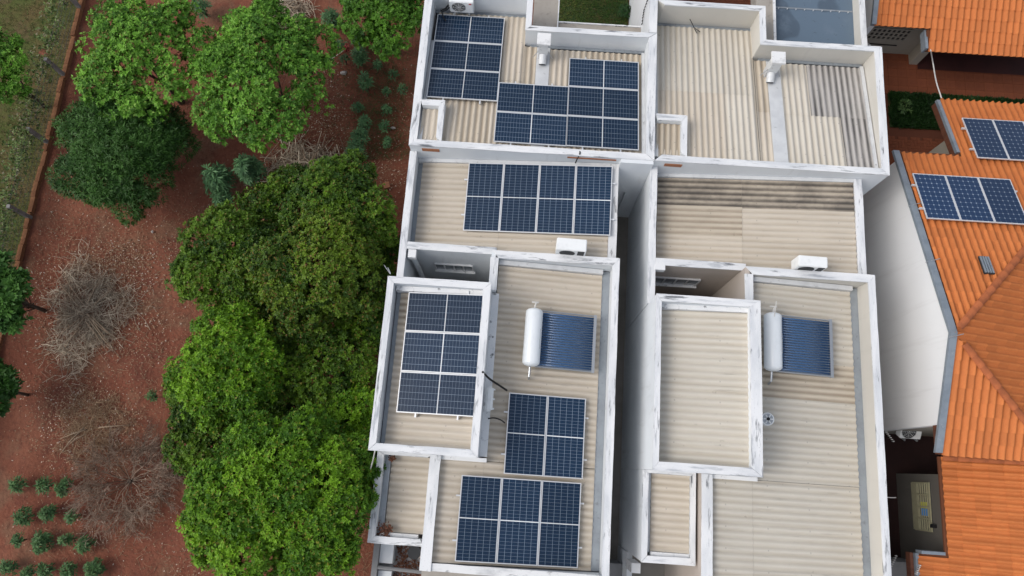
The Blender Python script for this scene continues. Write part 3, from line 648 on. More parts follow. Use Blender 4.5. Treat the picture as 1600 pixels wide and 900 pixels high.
MB().box(XN + .5, XN + .7, NE_ - .09, NE2 - 1.1, 0, zN(NE2) - .1).build('wall', 'wall_greige', mh)
MB().box(AX + .27, XE, 1.85, 2.05, 0, zSo(1.85) - .1).build('wall', 'wall_greige', mh)
MB().box(AX + .02, AX + .10, SEY + .02, 1.845, zSo(SEY) - .22, zSo(SEY) - .04).build('fascia', 'wood_brown', mh)
MB().box(AX + .02, AX + 3.0, SEY - .03, SEY + .03, zSo(SEY) - .2, zSo(SEY) - .04).build('fascia', 'wood_brown', mh)
# roof vent tiles
c = at(1518, 424, 3.85)
vt = MB()
vh = lambda y: zN(y) + .07
rt = Matrix((Vector((1, 0, 0)), Vector((0, 1, -K)).normalized(), Vector((1, 0, 0)).cross(Vector((0, 1, -K)).normalized()))).transposed().to_4x4(); rt.translation = (c.x, c.y, vh(c.y))
vt = MB().obox(rt, -.14, .14, -.30, .28, -.02, .03).build('roof_vent', 'dark_grille', mh)
for i in range(4): MB().obox(rt, -.13 + i * .07, -.09 + i * .07, -.28, .26, .031, .06).build('vent_bar', 'rake_metal', vt)

# annex with lower roof falling to the west
ax = thing('tiled_annex', 'lower orange tiled annex with dark grey wall and louvred window', 'house', (13, -1, 0))
EX, EZ = 11.8, 3.05
zA = lambda x: EZ + K * (x - EX)
rA = deck(ax, [(EX, 1.08, zA(EX)), (EX, -1.5, zA(EX)), (11.2, -1.5, zA(11.2)), (11.2, -5, zA(11.2)), (16, -5, zA(16)), (16, 1.08, zA(16))])
tA = slope_tiles((11.2 - .04, 1.08, zA(11.2 - .04)), (0, -1, 0), (1, 0, K), 6.0, 3.6 * sN, lambda c: c.x > EX - .02 or c.y < -1.5)
lay([(rA, tA)], 300)
ridge(ax, (11.86, 1.06, zA(11.86) + .06), (14.8, 1.06, zA(14.8) + .06), .09)
MB().box(12.15, 12.30, -5, .62, 0, zA(12.15) - .12).build('wall', 'wall_grey', ax)
MB().box(12.301, 16, .45, .62, 0, 3.0).build('wall', 'wall_grey', ax)
MB().box(11.16, EX, -1.52, -1.44, zA(11.2) - .1, zA(11.5) + .1).build('rake_cap', 'rake_metal', ax)
MB().box(11.10, 11.19, -5, -1.53, zA(11.2) - .16, zA(11.2) - .0).build('gutter', 'rake_metal', ax)
MB().box(11.0, 11.09, -5, -1.53, zA(11.2) - .32, zA(11.2) - .1).build('fascia', 'wood_brown', ax)
# louvred window in the west wall
p0 = atX(1428, 754, 12.15); p1 = atX(1459, 831, 12.15)
wy0, wy1, wz0, wz1 = min(p0.y, p1.y), max(p0.y, p1.y), p0.z, p1.z
wd = MB().box(12.09, 12.147, wy0, wy1, wz0 - .07, wz0).build('window', 'olive_metal', ax)
MB().box(12.13, 12.149, wy0, wy1, wz0 + .001, wz1).build('pane', 'dark_glass', wd)
fr = MB(); fr.box(12.09, 12.128, wy0, wy1, wz1 - .05, wz1); fr.box(12.09, 12.128, wy0, wy1, wz0 + .002, wz0 + .22)
for i in range(5): y = wy0 + (wy1 - wy0) * i / 4; fr.box(12.085, 12.129, y - .02, y + .02, wz0 + .003, wz1 - .001)
fr.build('frame', 'olive_metal', wd)
for i in range(5):
    z = wz0 + .26 + (wz1 - wz0 - .3) * i / 5
    MB().box(12.095, 12.127, wy0 + .02, wy1 - .02, z, z + .03).build('louvre', 'olive_metal', wd)
MB().box(12.1, 12.12, wy0 + .42, wy0 + .62, wz0 + .4, wz0 + .72).build('cloth', 'cloth_blue', wd); MB().box(12.1, 12.12, wy0 + .63, wy0 + .80, wz0 + .35, wz0 + .7).build('cloth', 'cloth_yellow', wd)
lampp = atX(1461, 822, 12.13); MB().box(12.02, 12.148, lampp.y - .05, lampp.y + .05, lampp.z - .06, lampp.z + .06).build('wall_lamp', 'black_plastic', ax)

# back house, upper right
bh = thing('tiled_house', 'orange tiled house at the top right with a pierced block vent', 'house', (14, 18, 0))
YB, ZB_ = 14.97, 2.62; YB2 = 14.28
zBk = lambda y: ZB_ + K * (y - YB)
XB0, XB1 = 10.98, 12.74
rB = deck(bh, [(XB0, YB, zBk(YB)), (XB1, YB, zBk(YB)), (XB1, YB2, zBk(YB2)), (19, YB2, zBk(YB2)), (19, 20, zBk(20)), (XB0, 20, zBk(20))])
tB = slope_tiles((XB0, YB2 - .04, zBk(YB2 - .04)), (1, 0, 0), (0, 1, K), 6.6, 3.4, lambda c: c.y > YB or c.x > XB1)
lay([(rB, tB)], 200)
yw = 15.62
MB().box(XB0 + .25, 13.5, yw, yw + .15, 0, zBk(yw) - .12).build('wall', 'wall_greige', bh)
MB().prism([(XB0 + .06, YB + .25), (XB0 + .24, YB + .25), (XB0 + .24, 21), (XB0 + .06, 21)], 0, [zBk(YB + .25) - .1, zBk(YB + .25) - .1, zBk(21) - .1, zBk(21) - .1]).build('wall', 'wall_gable', bh)
mbk = MB()
for (y, z) in ((YB - .02, zBk(YB) + .05), (20, zBk(20) + .05)): mbk.v += [(XB0 - .1, y, z - .12), (XB0 - .1, y, z), (XB0 + .05, y, z), (XB0 + .05, y, z - .12)]
mbk.f = [(q, (q + 1) % 4, 4 + (q + 1) % 4, 4 + q)[::-1] for q in range(4)] + [(0, 1, 2, 3), (7, 6, 5, 4)]; mbk.build('rake_cap', 'rake_metal', bh)
MB().prism([(13.5, 15.22), (13.78, 15.22), (13.78, 19), (13.5, 19)], 0, zBk(15.2) - .15).build('wall', 'wall_greige', bh)
MB().box(XB1 - .05, XB1 + .04, YB2, YB, zBk(YB2) - .15, zBk(YB2) + .12).build('rake_cap', 'rake_metal', bh)
MB().box(13.79, 20, 17.0, 17.2, 0, 3.2).build('wall', 'wood_brown', bh)
v0 = atY(1362, 47, yw); v1 = atY(1424, 49, yw); v2 = atY(1361, 59, yw)
vg = MB().box(v0.x, v1.x, yw - .04, yw - .002, v2.z - .05, v2.z).build('block_vent', 'wall_greige', bh)
ncol, nrow = 8, 3; zt = v2.z + .62
for i in range(ncol + 1):
    x = v0.x + (v1.x - v0.x) * i / ncol; MB().box(x - .03, x + .03, yw - .04, yw - .003, v2.z + .001, zt).build('vent_bar', 'wall_greige', vg)
for j in range(1, nrow + 1):
    z = v2.z + (zt - v2.z) * j / nrow; MB().box(v0.x, v1.x, yw - .05, yw - .041, z - .03, z + .03).build('vent_bar', 'wall_greige', vg)
MB().box(v0.x + .03, v1.x - .03, yw - .012, yw - .004, v2.z + .002, zt).build('vent_back', 'inner_dark', vg)
MB().tube([(v0.x - .1, yw - .05, v2.z - .28), (v1.x - .1, yw - .05, v2.z - .3)], .02, 6).build('pipe', 'black_plastic', bh)
MB().tube([(v0.x - .25, yw - .1, v2.z + .1), (v0.x + .2, yw - .25, v2.z - .1)], .035, 6).build('pipe', 'hose_white', bh)

# yard paving on the right: plain terracotta tiles and herringbone bricks
sheet('yard_base', 'paver_joint', 10.25, 22, -8, 24, .03, .04)
pav = MB().box(10.3, 20, 12.0, 17.0, .033, .036).build('yard_paving', 'paver_joint'); pav['kind'] = 'structure'
def paver_field(parent, rects, limit=300):
    base = MB().box(-.5, .5, -.5, .5, 0, .03).mesh('paver'); base.materials.append(MT['paver_red']); rects = list(rects); rest = MB()
    vis = []
    for r in rects:
        x, y = pix((r[0], r[1], .05)); vis.append(0 if 1380 < x < 1605 and 0 < y < 240 else 1)
    order = sorted(range(len(rects)), key=lambda i: (vis[i], -rects[i][2] * rects[i][3]))
    for k, i in enumerate(order):
        cx, cy, sx, sy, rz = rects[i]
        if vis[i] == 0 and k < limit:
            o = bpy.data.objects.new('paver', base); COL.objects.link(o); o.parent = parent; o.location = (cx, cy, .037 + random.uniform(0, .003)); o.scale = (sx, sy, 1); o.rotation_euler = (0, 0, rz)
        else:
            rest.obox(Matrix.Translation((cx, cy, .037)) @ Matrix.Rotation(rz, 4, 'Z'), -sx / 2, sx / 2, -sy / 2, sy / 2, 0, .03)
    if rest.v: rest.build('paver_rest', 'paver_red', parent, kind='stuff')
rects = [(12.2 + .345 * i, 14.15 + .345 * j, .337, .337, 0) for i in range(20) for j in range(9)]
rects += [(12.2 + .345 * i, 12.55 + .345 * j, .337, .337, 0) for i in range(1) for j in range(5)]
paver_field(pav, rects, 200)
hb = MB().box(11.4, 16, 9.9, 12.35, .033, .0365).build('brick_paving', 'paver_joint'); hb['kind'] = 'structure'
rects = []
bw, bl = .11, .22
for i in range(-10, 30):
    for j in range(-30, 30):
        bx = 12.0 + (i * 2 + j) * bw * 1.0; by = 10.2 + (j) * bw
        if (i * 3 + j) % 1 == 0:
            for (cx, cy, sx, sy) in ((bx + bw, by + bw / 2, bl - .008, bw - .008),):
                pass
# simple herringbone: pairs stepping diagonally
for a in range(-14, 26):
    for b in range(-8, 10):
        x = 11.6 + a * bw + b * 2 * bw; y = 10.0 + a * bw - b * 2 * bw
        for (cx, cy, sx, sy) in ((x + bw, y + bw / 2, bl - .008, bw - .008), (x + bw / 2 + 0, y + bw + bw, bw - .008, bl - .008)):
            if 11.5 < cx < 15.9 and 9.95 < cy < 12.3: rects.append((cx, cy, sx, sy, 0))
paver_field(hb, rects, 300)
sheet('planting_bed', 'garden_soil', 12.66, 20, 12.66, 14.02, .09, .06)
sheet('porch_floor', 'maroon_shade', 13.8, 21, 15.05, 17.0, .078, .01)  # dark sheet standing in for the shade under the roof overhang
mar = sheet('side_yard_floor', 'yard_shade', 10.35, 14, -8, 1.84, .045, .01)
MB().box(10.3, 12.14, -5, -1.9, .05, 1.5).build('low_wall', 'concrete_grey', ax)

# ================================================================ SOLAR PANELS
PL, PW = 2.10, 1.04
def panel_parts():
    f = MB(); fw, hh = .024, .035
    f.box(0, PL, 0, fw, 0, hh); f.box(0, PL, PW - fw, PW, 0, hh); f.box(0, fw, fw + .0005, PW - fw - .0005, 0, hh - .0005); f.box(PL - fw, PL, fw + .0005, PW - fw - .0005, 0, hh - .0005)
    fm = f.mesh('frame'); fm.materials.append(MT['alu'])
    g = MB().box(fw + .0005, PL - fw - .0005, fw + .0005, PW - fw - .0005, .010, hh - .006); g.uv = [((x - fw) / (PL - 2 * fw), (y - fw) / (PW - 2 * fw)) for x, y, z in g.v]
    gm = {}
    for k in ('cells_half', 'cells_full'):
        gm[k] = g.mesh('cell_sheet'); gm[k].materials.append(MT[k])
    r = MB().box(-.03, .01, -.10, PW + .10, -.06, -.004); rm = r.mesh('rail'); rm.materials.append(MT['alu'])
    return fm, gm, rm
FM, GM, RM = panel_parts()
def panel_array(origin, u, v, places, group, portrait=False, cells='cells_half', scale=(1, 1)):
    """origin: corner on the roof; u east edge direction, v north (up the picture). places: [(i, j, label)] column, row."""
    u, v = Vector(u).normalized(), Vector(v).normalized(); n = u.cross(v).normalized(); v = n.cross(u); gap = .012
    for (i, j, label) in places:
        if portrait: p = Vector(origin) + u * (i * (PW + gap)) + v * (j * (PL + gap)); M = Matrix((v, -u, n)).transposed().to_4x4(); p = p + u * PW
        else: p = Vector(origin) + u * (i * (PL + gap)) + v * (j * (PW + gap)); M = Matrix((u, v, n)).transposed().to_4x4()
        t = thing('solar_module', label, 'solar panel', (0, 0, 0), group); M.translation = p + n * .10; t.matrix_local = M
        for nm, me in (('frame', FM), ('cell_sheet', GM[cells])):
            o = bpy.data.objects.new(nm, me); COL.objects.link(o); o.parent = t
        for x in (PL * .24, PL * .76):
            o = bpy.data.objects.new('rail', RM); COL.objects.link(o); o.parent = t; o.location = (x, 0, 0)
sB = (0, 1, -.15)
G1 = 'solar panels on the left white house'
zB = lambda y: 4.42 - .15 * (y - 8.9) + .03
def on_roof(px, py, zf, it=6):
    z = 4.3
    for _ in range(it): p = at(px, py, z + .13); z = zf(p)
    return Vector((p.x, p.y, z))
fB = lambda p: zB(p.y)
p = on_roof(666, 152, fB)
panel_array(p, (1, 0.0, 0), sB, [(0, 0, 'bottom panel of the three-panel stack in the upper left roof corner'), (0, 1, 'middle panel of the three-panel stack in the upper left roof corner'), (0, 2, 'top panel of the stack nearest the upper left air conditioner')], G1)
p = on_roof(771, 222, fB)
panel_array(p, (1, 0, 0), sB, [(0, 0, 'lower panel of the two-panel stack beside the vent stack band'), (0, 1, 'upper panel of the two-panel stack below the chimney band')], G1)
p = on_roof(883.5, 228.5, fB)
panel_array(p, (1, 0, 0), sB, [(0, 0, 'bottom panel of the three-panel stack against the party wall'), (0, 1, 'middle panel of the three-panel stack against the party wall'), (0, 2, 'top panel of the three-panel stack against the party wall')], G1)
zMl = lambda p: 3.62 + (p.x - X1 - .2) * .094 + .03
p = on_roof(724, 360, zMl)
panel_array(p, (1, 0, .094), (0, 1, 0), [(i, 0, '%s upright panel in the row of four on the left middle roof' % w_) for i, w_ in enumerate(('leftmost', 'second from left', 'third from left', 'rightmost'))], G1, True)
zRl = lambda p: 4.86 + (p.x - X1) * .125 + .03
p = on_roof(620, 644, zRl)
panel_array(p, (1, 0.0, .125), (0, 1, 0), [(0, 0, 'bottom panel of the stack on the raised roof beside the trees'), (0, 1, 'middle panel of the stack on the raised roof beside the trees'), (0, 2, 'top panel of the stack on the raised roof beside the trees')], G1)
zSl = lambda p: 3.80 + (X1 + 5.9 - p.x) * .125 + .03
p = on_roof(786, 740, zSl)
panel_array(p, (1, 0, -.125), (0, 1, 0), [(0, 0, 'left upright panel of the pair below the solar water heater'), (1, 0, 'right upright panel of the pair below the solar water heater')], G1, True)
p = on_roof(709.5, 877, zSl)
panel_array(p, (1, 0, -.125), (0, 1, 0), [(i, 0, '%s upright panel of the front row of three at the bottom' % w_) for i, w_ in enumerate(('left', 'middle', 'right'))], G1, True)
G2 = 'solar panels on the orange tiled roof'
zTl = lambda p: zN(p.y) + .06
PLs, PWs = PL, PW
PL, PW = 1.72, .955; FM, GM, RM = panel_parts()
p = on_roof(1449, 343, zTl)
panel_array(p, (1, 0, 0), (0, 1, -K), [(i, 0, '%s panel in the lower row on the orange tiles' % w_) for i, w_ in enumerate(('leftmost', 'middle', 'rightmost'))], G2, True, 'cells_full')
p = on_roof(1528, 248, zTl)
panel_array(p, (1, 0, 0), (0, 1, -K), [(i, 0, '%s panel in the upper row on the orange tiles' % w_) for i, w_ in enumerate(('leftmost', 'second', 'third, cut off by the edge,'))], G2, True, 'cells_full')

# ================================================================ SOLAR WATER HEATERS
def heater(px0, py0, X, label, rot=0.0, tank_r=.235):
    zf = lambda p: 3.80 + (X + 5.9 - p.x) * .125 + .03
    o = on_roof(px0, py0, zf); t = thing('solar_water_heater', label, 'solar heater', o, 'evacuated tube solar water heaters')
    Lt = 1.58
    tk = MB(); prof = [(-.0, .10), (.03, .18), (.07, .225), (.10, tank_r), (Lt - .10, tank_r), (Lt - .07, .225), (Lt - .03, .18), (Lt, .10)]; n = 28
    for y, r in prof:
        for j in range(n): a = 2 * math.pi * j / n; tk.v.append((r * math.cos(a), y - Lt / 2, .36 + r * math.sin(a)))
    for i in range(len(prof) - 1):
        for j in range(n): tk.f.append((i * n + j, (i + 1) * n + j, (i + 1) * n + (j + 1) % n, i * n + (j + 1) % n))
    tk.f += [tuple(range(n)), tuple((len(prof) - 1) * n + j for j in range(n))[::-1]]
    tank = tk.build('tank', 'tank_white', t, True, loc=(0, 0, 0))
    for y in (.38, .17): MB().tube([(-.03, y, .565), (-.03, y, .577)], .02, 8).build('plug', 'black_plastic', tank, loc=(0, 0, 0))
    MB().box(.14, .205, -.32, .22, .37, .50).build('side_plate', 'steel', tank, loc=(0, 0, 0))
    nt = 21; dx0, dx1 = .17, 1.66; za, zb = .24, .02
    tb = MB().tube([(dx0, 0, za), (dx1, 0, zb)], .023, 8).mesh('glass_tube', True); tb.materials.append(MT['glass_tube'])
    for i in range(nt):
        ob = bpy.data.objects.new('glass_tube', tb); COL.objects.link(ob); ob.parent = t; ob.location = (0, -.70 + 1.40 * i / (nt - 1), 0)
    mb = MB(); mb.v = [(dx0, -.74, za - .06), (dx1, -.74, zb - .06), (dx1, .74, zb - .06), (dx0, .74, za - .06)]; mb.f = [(0, 1, 2, 3)]; mb.v += [(x, y, z - .01) for x, y, z in mb.v]; mb.f.append((7, 6, 5, 4))
    mb.build('reflector', 'tube_gap', t, loc=(0, 0, 0))
    for y in (-.77, .77):
        MB().tube([(dx0 - .05, y, za), (dx1 + .03, y, zb)], .022, 6).build('side_rail', 'steel', t, loc=(0, 0, 0))
        MB().tube([(0, y * .85, .15), (0, y * .85, -.05)], .02, 6).build('leg', 'steel', t, loc=(0, 0, 0))
    MB().obox(Matrix.Identity(4), dx1 - .01, dx1 + .07, -.80, .80, zb - .05, zb + .045).build('bottom_rail', 'steel', t, loc=(0, 0, 0))
    MB().tube([(-.02, -.8, .3), (-.02, -1.05, .25), (-.02, -1.1, .05)], .03, 8).build('pipe', 'steel', t, loc=(0, 0, 0))
    MB().tube([(0, .8, .4), (.02, .92, .45), (.10, .95, .42), (-.09, .95, .42)], .025, 6).build('pipe', 'hose_white', t, loc=(0, 0, 0))
    t.rotation_euler = (0, 0, rot); return t
heater(832, 529, X1, 'solar water heater above two upright panels on the left roof', R_(-.5))
h2 = heater(1203, 536, X2, 'solar water heater partly hidden behind the right raised roof', R_(-.5))
MB().tube([(-.05, .5, .55), (-.02, .8, .62), (.0, 1.05, .66)], .014, 6).build('air_pipe', 'hose_white', h2, loc=(0, 0, 0))

# ================================================================ AIR CONDITIONERS, CHIMNEYS, SMALL THINGS ON THE ROOFS
def air_con(loc, label, rz=0, wdt=.80, dep=.30, hgt=.55, dark=False):
    t = thing('air_conditioner', label, 'air conditioner', loc, 'outdoor air conditioner units', rz)
    c = MB().box(0, wdt, 0, dep, 0, hgt).build('casing', 'white_plastic', t, loc=(0, 0, 0))
    bm = bmesh.new(); bm.from_mesh(c.data); bmesh.ops.bevel(bm, geom=bm.edges[:], offset=.018, segments=2, affect='EDGES'); bm.to_mesh(c.data); bm.free()
    g = MB(); ctr = Vector((wdt * .38, -.006, hgt * .52))
    for rr in (.06, .11, .16, .205): g.tube([ctr + Vector((rr * math.cos(a), 0, rr * math.sin(a))) for a in np.linspace(0, 2 * math.pi, 25)], .006, 4, cap=False)
    for k in range(8): a = k * math.pi / 4; g.tube([ctr, ctr + Vector((.21 * math.cos(a), 0, .21 * math.sin(a)))], .006, 4)
    n = 24; k0 = len(g.v)
    g.build('fan_grille', 'white_plastic' if not dark else 'dark_grille', t, loc=(0, 0, 0))
    dk = MB().tube([ctr + Vector((0, .004, 0)), ctr + Vector((0, -.003, 0))], .215, 24).build('fan_recess', 'dark_grille', t, loc=(0, 0, 0))
    MB().box(wdt * .72, wdt * .94, -.008, -.001, hgt * .1, hgt * .9).build('side_louvre', 'dark_grille' if dark else 'white_plastic', t, loc=(0, 0, 0))
    for x in (wdt * .2, wdt * .8): MB().box(x - .02, x + .02, -.06, dep + .04, -.05, -.002).build('bracket', 'steel', t, loc=(0, 0, 0))
    return t
a = at(702, 15, 4.15); u = air_con((-2.84, 13.52, 4.0), 'white air conditioner against the top left parapet with a red badge', 0, .74, .26, .52)
MB().box(.60, .68, -.009, -.003, .42, .47).build('badge', 'red_badge', u, loc=(0, 0, 0))
MB().tube([(-.02, .1, .1), (-.12, .05, .02), (-.25, -.05, .06), (-.2, -.2, 0), (-.12, -.3, -.02)], .02, 6).build('pipe', 'black_plastic', u, loc=(0, 0, 0))
MB().tube([(-.3, .0, .05), (-.15, .05, .08), (-.05, .1, .2)], .03, 6).build('pipe', 'black_plastic', u, loc=(0, 0, 0))
p = at(869, 393, 4.9); air_con((p.x, 5.79, 4.33), 'white air conditioner at the lower edge of the left middle roof', R_(-1), .82, .34, .58, True)
p = at(1248, 414, 4.85); air_con((p.x, 5.79, 4.30), 'white air conditioner at the lower edge of the right middle roof', R_(-1), .78, .30, .56, True)
p = atY(1413, 688, 1.55); ug = air_con((p.x, 1.62, p.z - .25), 'white air conditioner hanging in the dark gap below the gable wall', 0, .62, .28, .44); ug.rotation_euler = (R_(-62), 0, 0)

def chimney(px, py, label, tilt):
    p = at(px, py, 4.85)
    t = thing('vent_chimney', label, 'chimney', (p.x, p.y, 4.08), 'white vent chimneys with square caps')
    MB().box(-.14, .14, -.14, .12, -.2, .70).build('shaft', 'flashing', t, loc=(0, 0, 0))
    c = MB().box(-.20, .20, -.18, .20, .701, .77).build('cap', 'coping_dirty', t, loc=(0, 0, 0))
    MB().tube([(0, -.36, .0), (0, -.10, .12)], .12, 16).build('flue', 'flashing', t, loc=(0, 0, 0))
    MB().tube([(0, -.372, -.006), (0, -.362, .0)], .10, 16).build('flue_mouth', 'dark_grille', t, loc=(0, 0, 0))
    for s in (-1, 1): MB().tube([(s * .14, -.10, .3), (s * .30, -.15, .0)], .012, 5).build('stay', 'steel', t, loc=(0, 0, 0))
chimney(850, 61, 'white capped vent chimney at the top of the left roof', 0)
chimney(1217, 90, 'pale capped vent chimney at the top of the right roof', 0)

iv = thing('inverter_box', 'white inverter box hung on the side of the left raised roof', 'inverter', (-.76, 1.68, 4.35))
o = MB().box(-.04, .15, -.33, .33, .1, .36).build('casing', 'white_plastic', iv, loc=(0, 0, 0)); bm = bmesh.new(); bm.from_mesh(o.data); bmesh.ops.bevel(bm, geom=bm.edges[:], offset=.05, segments=3, affect='EDGES'); bm.to_mesh(o.data); bm.free()
for y in (-.25, 0, .25): MB().box(.148, .19, y - .02, y + .02, .2, .25).build('connector', 'white_plastic', iv, loc=(0, 0, 0))
def cable(pts, r, label, m='black_plastic', name='cable'):
    P = [Vector(p) for p in pts]; out = []
    for i in range(len(P) - 1):
        p0, p1, p2, p3 = P[max(i - 1, 0)], P[i], P[i + 1], P[min(i + 2, len(P) - 1)]
        for k in range(6):
            t = k / 6; out.append(.5 * ((2 * p1) + (-p0 + p2) * t + (2 * p0 - 5 * p1 + 4 * p2 - p3) * t * t + (-p0 + 3 * p1 - 3 * p2 + p3) * t ** 3))
    out.append(P[-1]); return tag(MB().tube(out, r, 6).build(name, m, None, True), label, 'cable' if name == 'cable' else name.split('_')[-1])
cable([at(754, 581, 5.42), at(765, 592, 5.1), at(780, 602, 4.7), at(792, 610, 4.45)], .028, 'thick black cable bridging the raised roof and the panel pair')
cable([at(763, 654, 4.55), at(772, 653, 4.4), at(782, 656, 4.36), at(789, 661, 4.38)], .018, 'thin black cable below the white inverter box')
cable([at(905, 233, 4.5), at(906, 240, 4.62), at(902, 248, 4.4), at(899, 255, 4.3)], .02, 'black cable crossing the parapet between two solar arrays')
cable([at(1454, 78, 2.7), at(1458, 100, 2.0), at(1463, 128, 2.2), at(1471, 153, 2.5)], .022, 'pale cable sagging over the terracotta yard between orange roofs', 'hose_white')
cable([at(1078, 30, 4.2), at(1084, 42, 3.9), at(1089, 52, 3.86), at(1085, 44, 3.9), at(1094, 50, 3.86)], .012, 'thin loose wire lying at the top of the right roof', 'black_plastic')
cable([at(606, 418, 5.38), at(610, 428, 5.42), at(600, 414, 5.2)], .012, 'bent wire at the corner of the left raised roof', 'steel')
cable([at(586, 704, 5.3), at(582, 722, 4.6), at(576, 742, 4.2)], .018, 'thin white rod hanging off the lower left roof corner', 'hose_white')
cable([at(1386, 777, 3.4), at(1393, 777.5, 3.3), at(1400, 777.5, 3.2)], .012, 'short white rod in the side yard beside the louvred window', 'hose_white')
# dish fan standing on the right roof
p = on_roof(1198, 655, lambda q: 3.80 + (X2 + 5.9 - q.x) * .125 + .03)
fan = thing('vent_fan', 'small round white vent fan beside the right raised roof', 'fan', p)
MB().tube([(0, 0, 0), (0, 0, .22)], .17, 20).build('housing', 'white_plastic', fan, loc=(0, 0, 0))
MB().tube([(0, 0, .221), (0, 0, .228)], .14, 20).build('fan_recess', 'steel', fan, loc=(0, 0, 0))
g = MB()
for k in range(6):
    a = k * math.pi / 3; g.tube([(0, 0, .24), (.13 * math.cos(a), .13 * math.sin(a), .24)], .018, 4)
g.build('blades', 'white_plastic', fan, loc=(0, 0, 0)); MB().tube([(0, 0, .23), (0, 0, .26)], .045, 10).build('hub', 'black_plastic', fan, loc=(0, 0, 0))
# string of bulbs along the garden wall
pts = [atX(px_, py_, 3.22) for px_, py_ in ((1013, 0), (1008, 14), (1006, 26), (1004, 41))]
sl = thing('string_lights', 'dark string of small bulbs along the garden wall', 'string lights', pts[0])
cb = MB()
N_ = 18; spots = [pts[min(int(i / N_ * 3), 2)].lerp(pts[min(int(i / N_ * 3), 2) + 1], (i / N_ * 3) % 1) for i in range(N_)]
MB().tube([s_ + Vector((-.02, 0, .03 * (i % 2))) for i, s_ in enumerate(spots)], .007, 5).build('cord', 'black_plastic', sl)
for s_ in spots[::2]: MB().tube([s_ + Vector((-.02, 0, 0)), s_ + Vector((-.03, 0, -.08))], .018, 6).build('bulb', 'dark_grille', sl)
def white_dot_line(a, b, n, label):  # taken for an LED string, modelled as small white pegs on a wire
    t = thing('white_dot_line', label, 'clothes line', a); MB().tube([a, b], .006, 4).build('line', 'wire', t)
    for i in range(n):
        q = a.lerp(b, (i + .5) / n); MB().box(q.x - .018, q.x + .018, q.y - .012, q.y + .012, q.z - .05, q.z + .03).build('white_dot', 'hose_white', t)
white_dot_line(at(1384, 674, 2.2), at(1397, 691, 2.2), 6, 'short line of small white dots in the dark gap below the gable')
white_dot_line(at(1392, 886, 2.2), at(1401, 867, 2.2), 6, 'short line of small white dots at the bottom of the side yard')
white_dot_line(at(1431, 898, 2.95), at(1438, 882, 2.95), 6, 'short line of small white dots at the lower tiled eave')

# ================================================================ PLANTS
def mixc(a, b, t): return np.asarray(a)[None, :] * (1 - t[:, None]) + np.asarray(b)[None, :] * t[:, None]
def leaves(P, A, n, length, width, spread, pal, droop=0.0, tint=None, aspect=.5):
    """n leaves round each axis A at each point P: folded diamonds. Returns V, F, colours."""
    m = len(P); A = A / np.linalg.norm(A, axis=1, keepdims=True)
    ref = np.where(np.abs(A[:, 2:3]) < .9, np.array([[0, 0, 1.]]), np.array([[1., 0, 0]])); U = np.cross(A, ref); U /= np.linalg.norm(U, axis=1, keepdims=True); W = np.cross(A, U)
    V = np.empty((m, n, 4, 3), dtype=np.float32); C = np.empty((m, n, 4, 3), dtype=np.float32); ph = rng.uniform(0, 6.28, m)
    for k in range(n):
        a = ph + 2 * math.pi * k / n + rng.normal(0, .35, m); sp = np.radians(rng.normal(spread, 14, m)); L = length * rng.uniform(.65, 1.2, m)
        out = U * np.cos(a)[:, None] + W * np.sin(a)[:, None]; d = A * np.cos(sp)[:, None] + out * np.sin(sp)[:, None]; d[:, 2] -= droop; d /= np.linalg.norm(d, axis=1, keepdims=True)
        s = np.cross(d, A); nn = np.linalg.norm(s, axis=1, keepdims=True); s = s / np.maximum(nn, 1e-4); up = np.cross(s, d); hw = width * .5 * L / length
        b = P + d * (L * .08)[:, None]; mid = P + d * (L * aspect)[:, None]; tip = P + d * L[:, None]
        V[:, k, 0] = b; V[:, k, 1] = mid + s * hw[:, None] + up * (L * .06)[:, None]; V[:, k, 2] = tip - np.array([0, 0, 1.]) * (L * .10)[:, None]; V[:, k, 3] = mid - s * hw[:, None] + up * (L * .06)[:, None]
        t = np.clip(tint + rng.normal(0, .13, m), 0, 1) if tint is not None else rng.uniform(0, 1, m)
        c = mixc(pal[0], pal[1], t)
        if len(pal) > 2: c = np.where((rng.uniform(0, 1, m) < pal[3] if len(pal) > 3 else rng.uniform(0, 1, m) < .06)[:, None], mixc(pal[2], pal[2], t), c)
        C[:, k] = c[:, None, :]
    F = np.arange(m * n * 4, dtype=np.int32).reshape(-1, 4); return V.reshape(-1, 3), F, C.reshape(-1, 3)
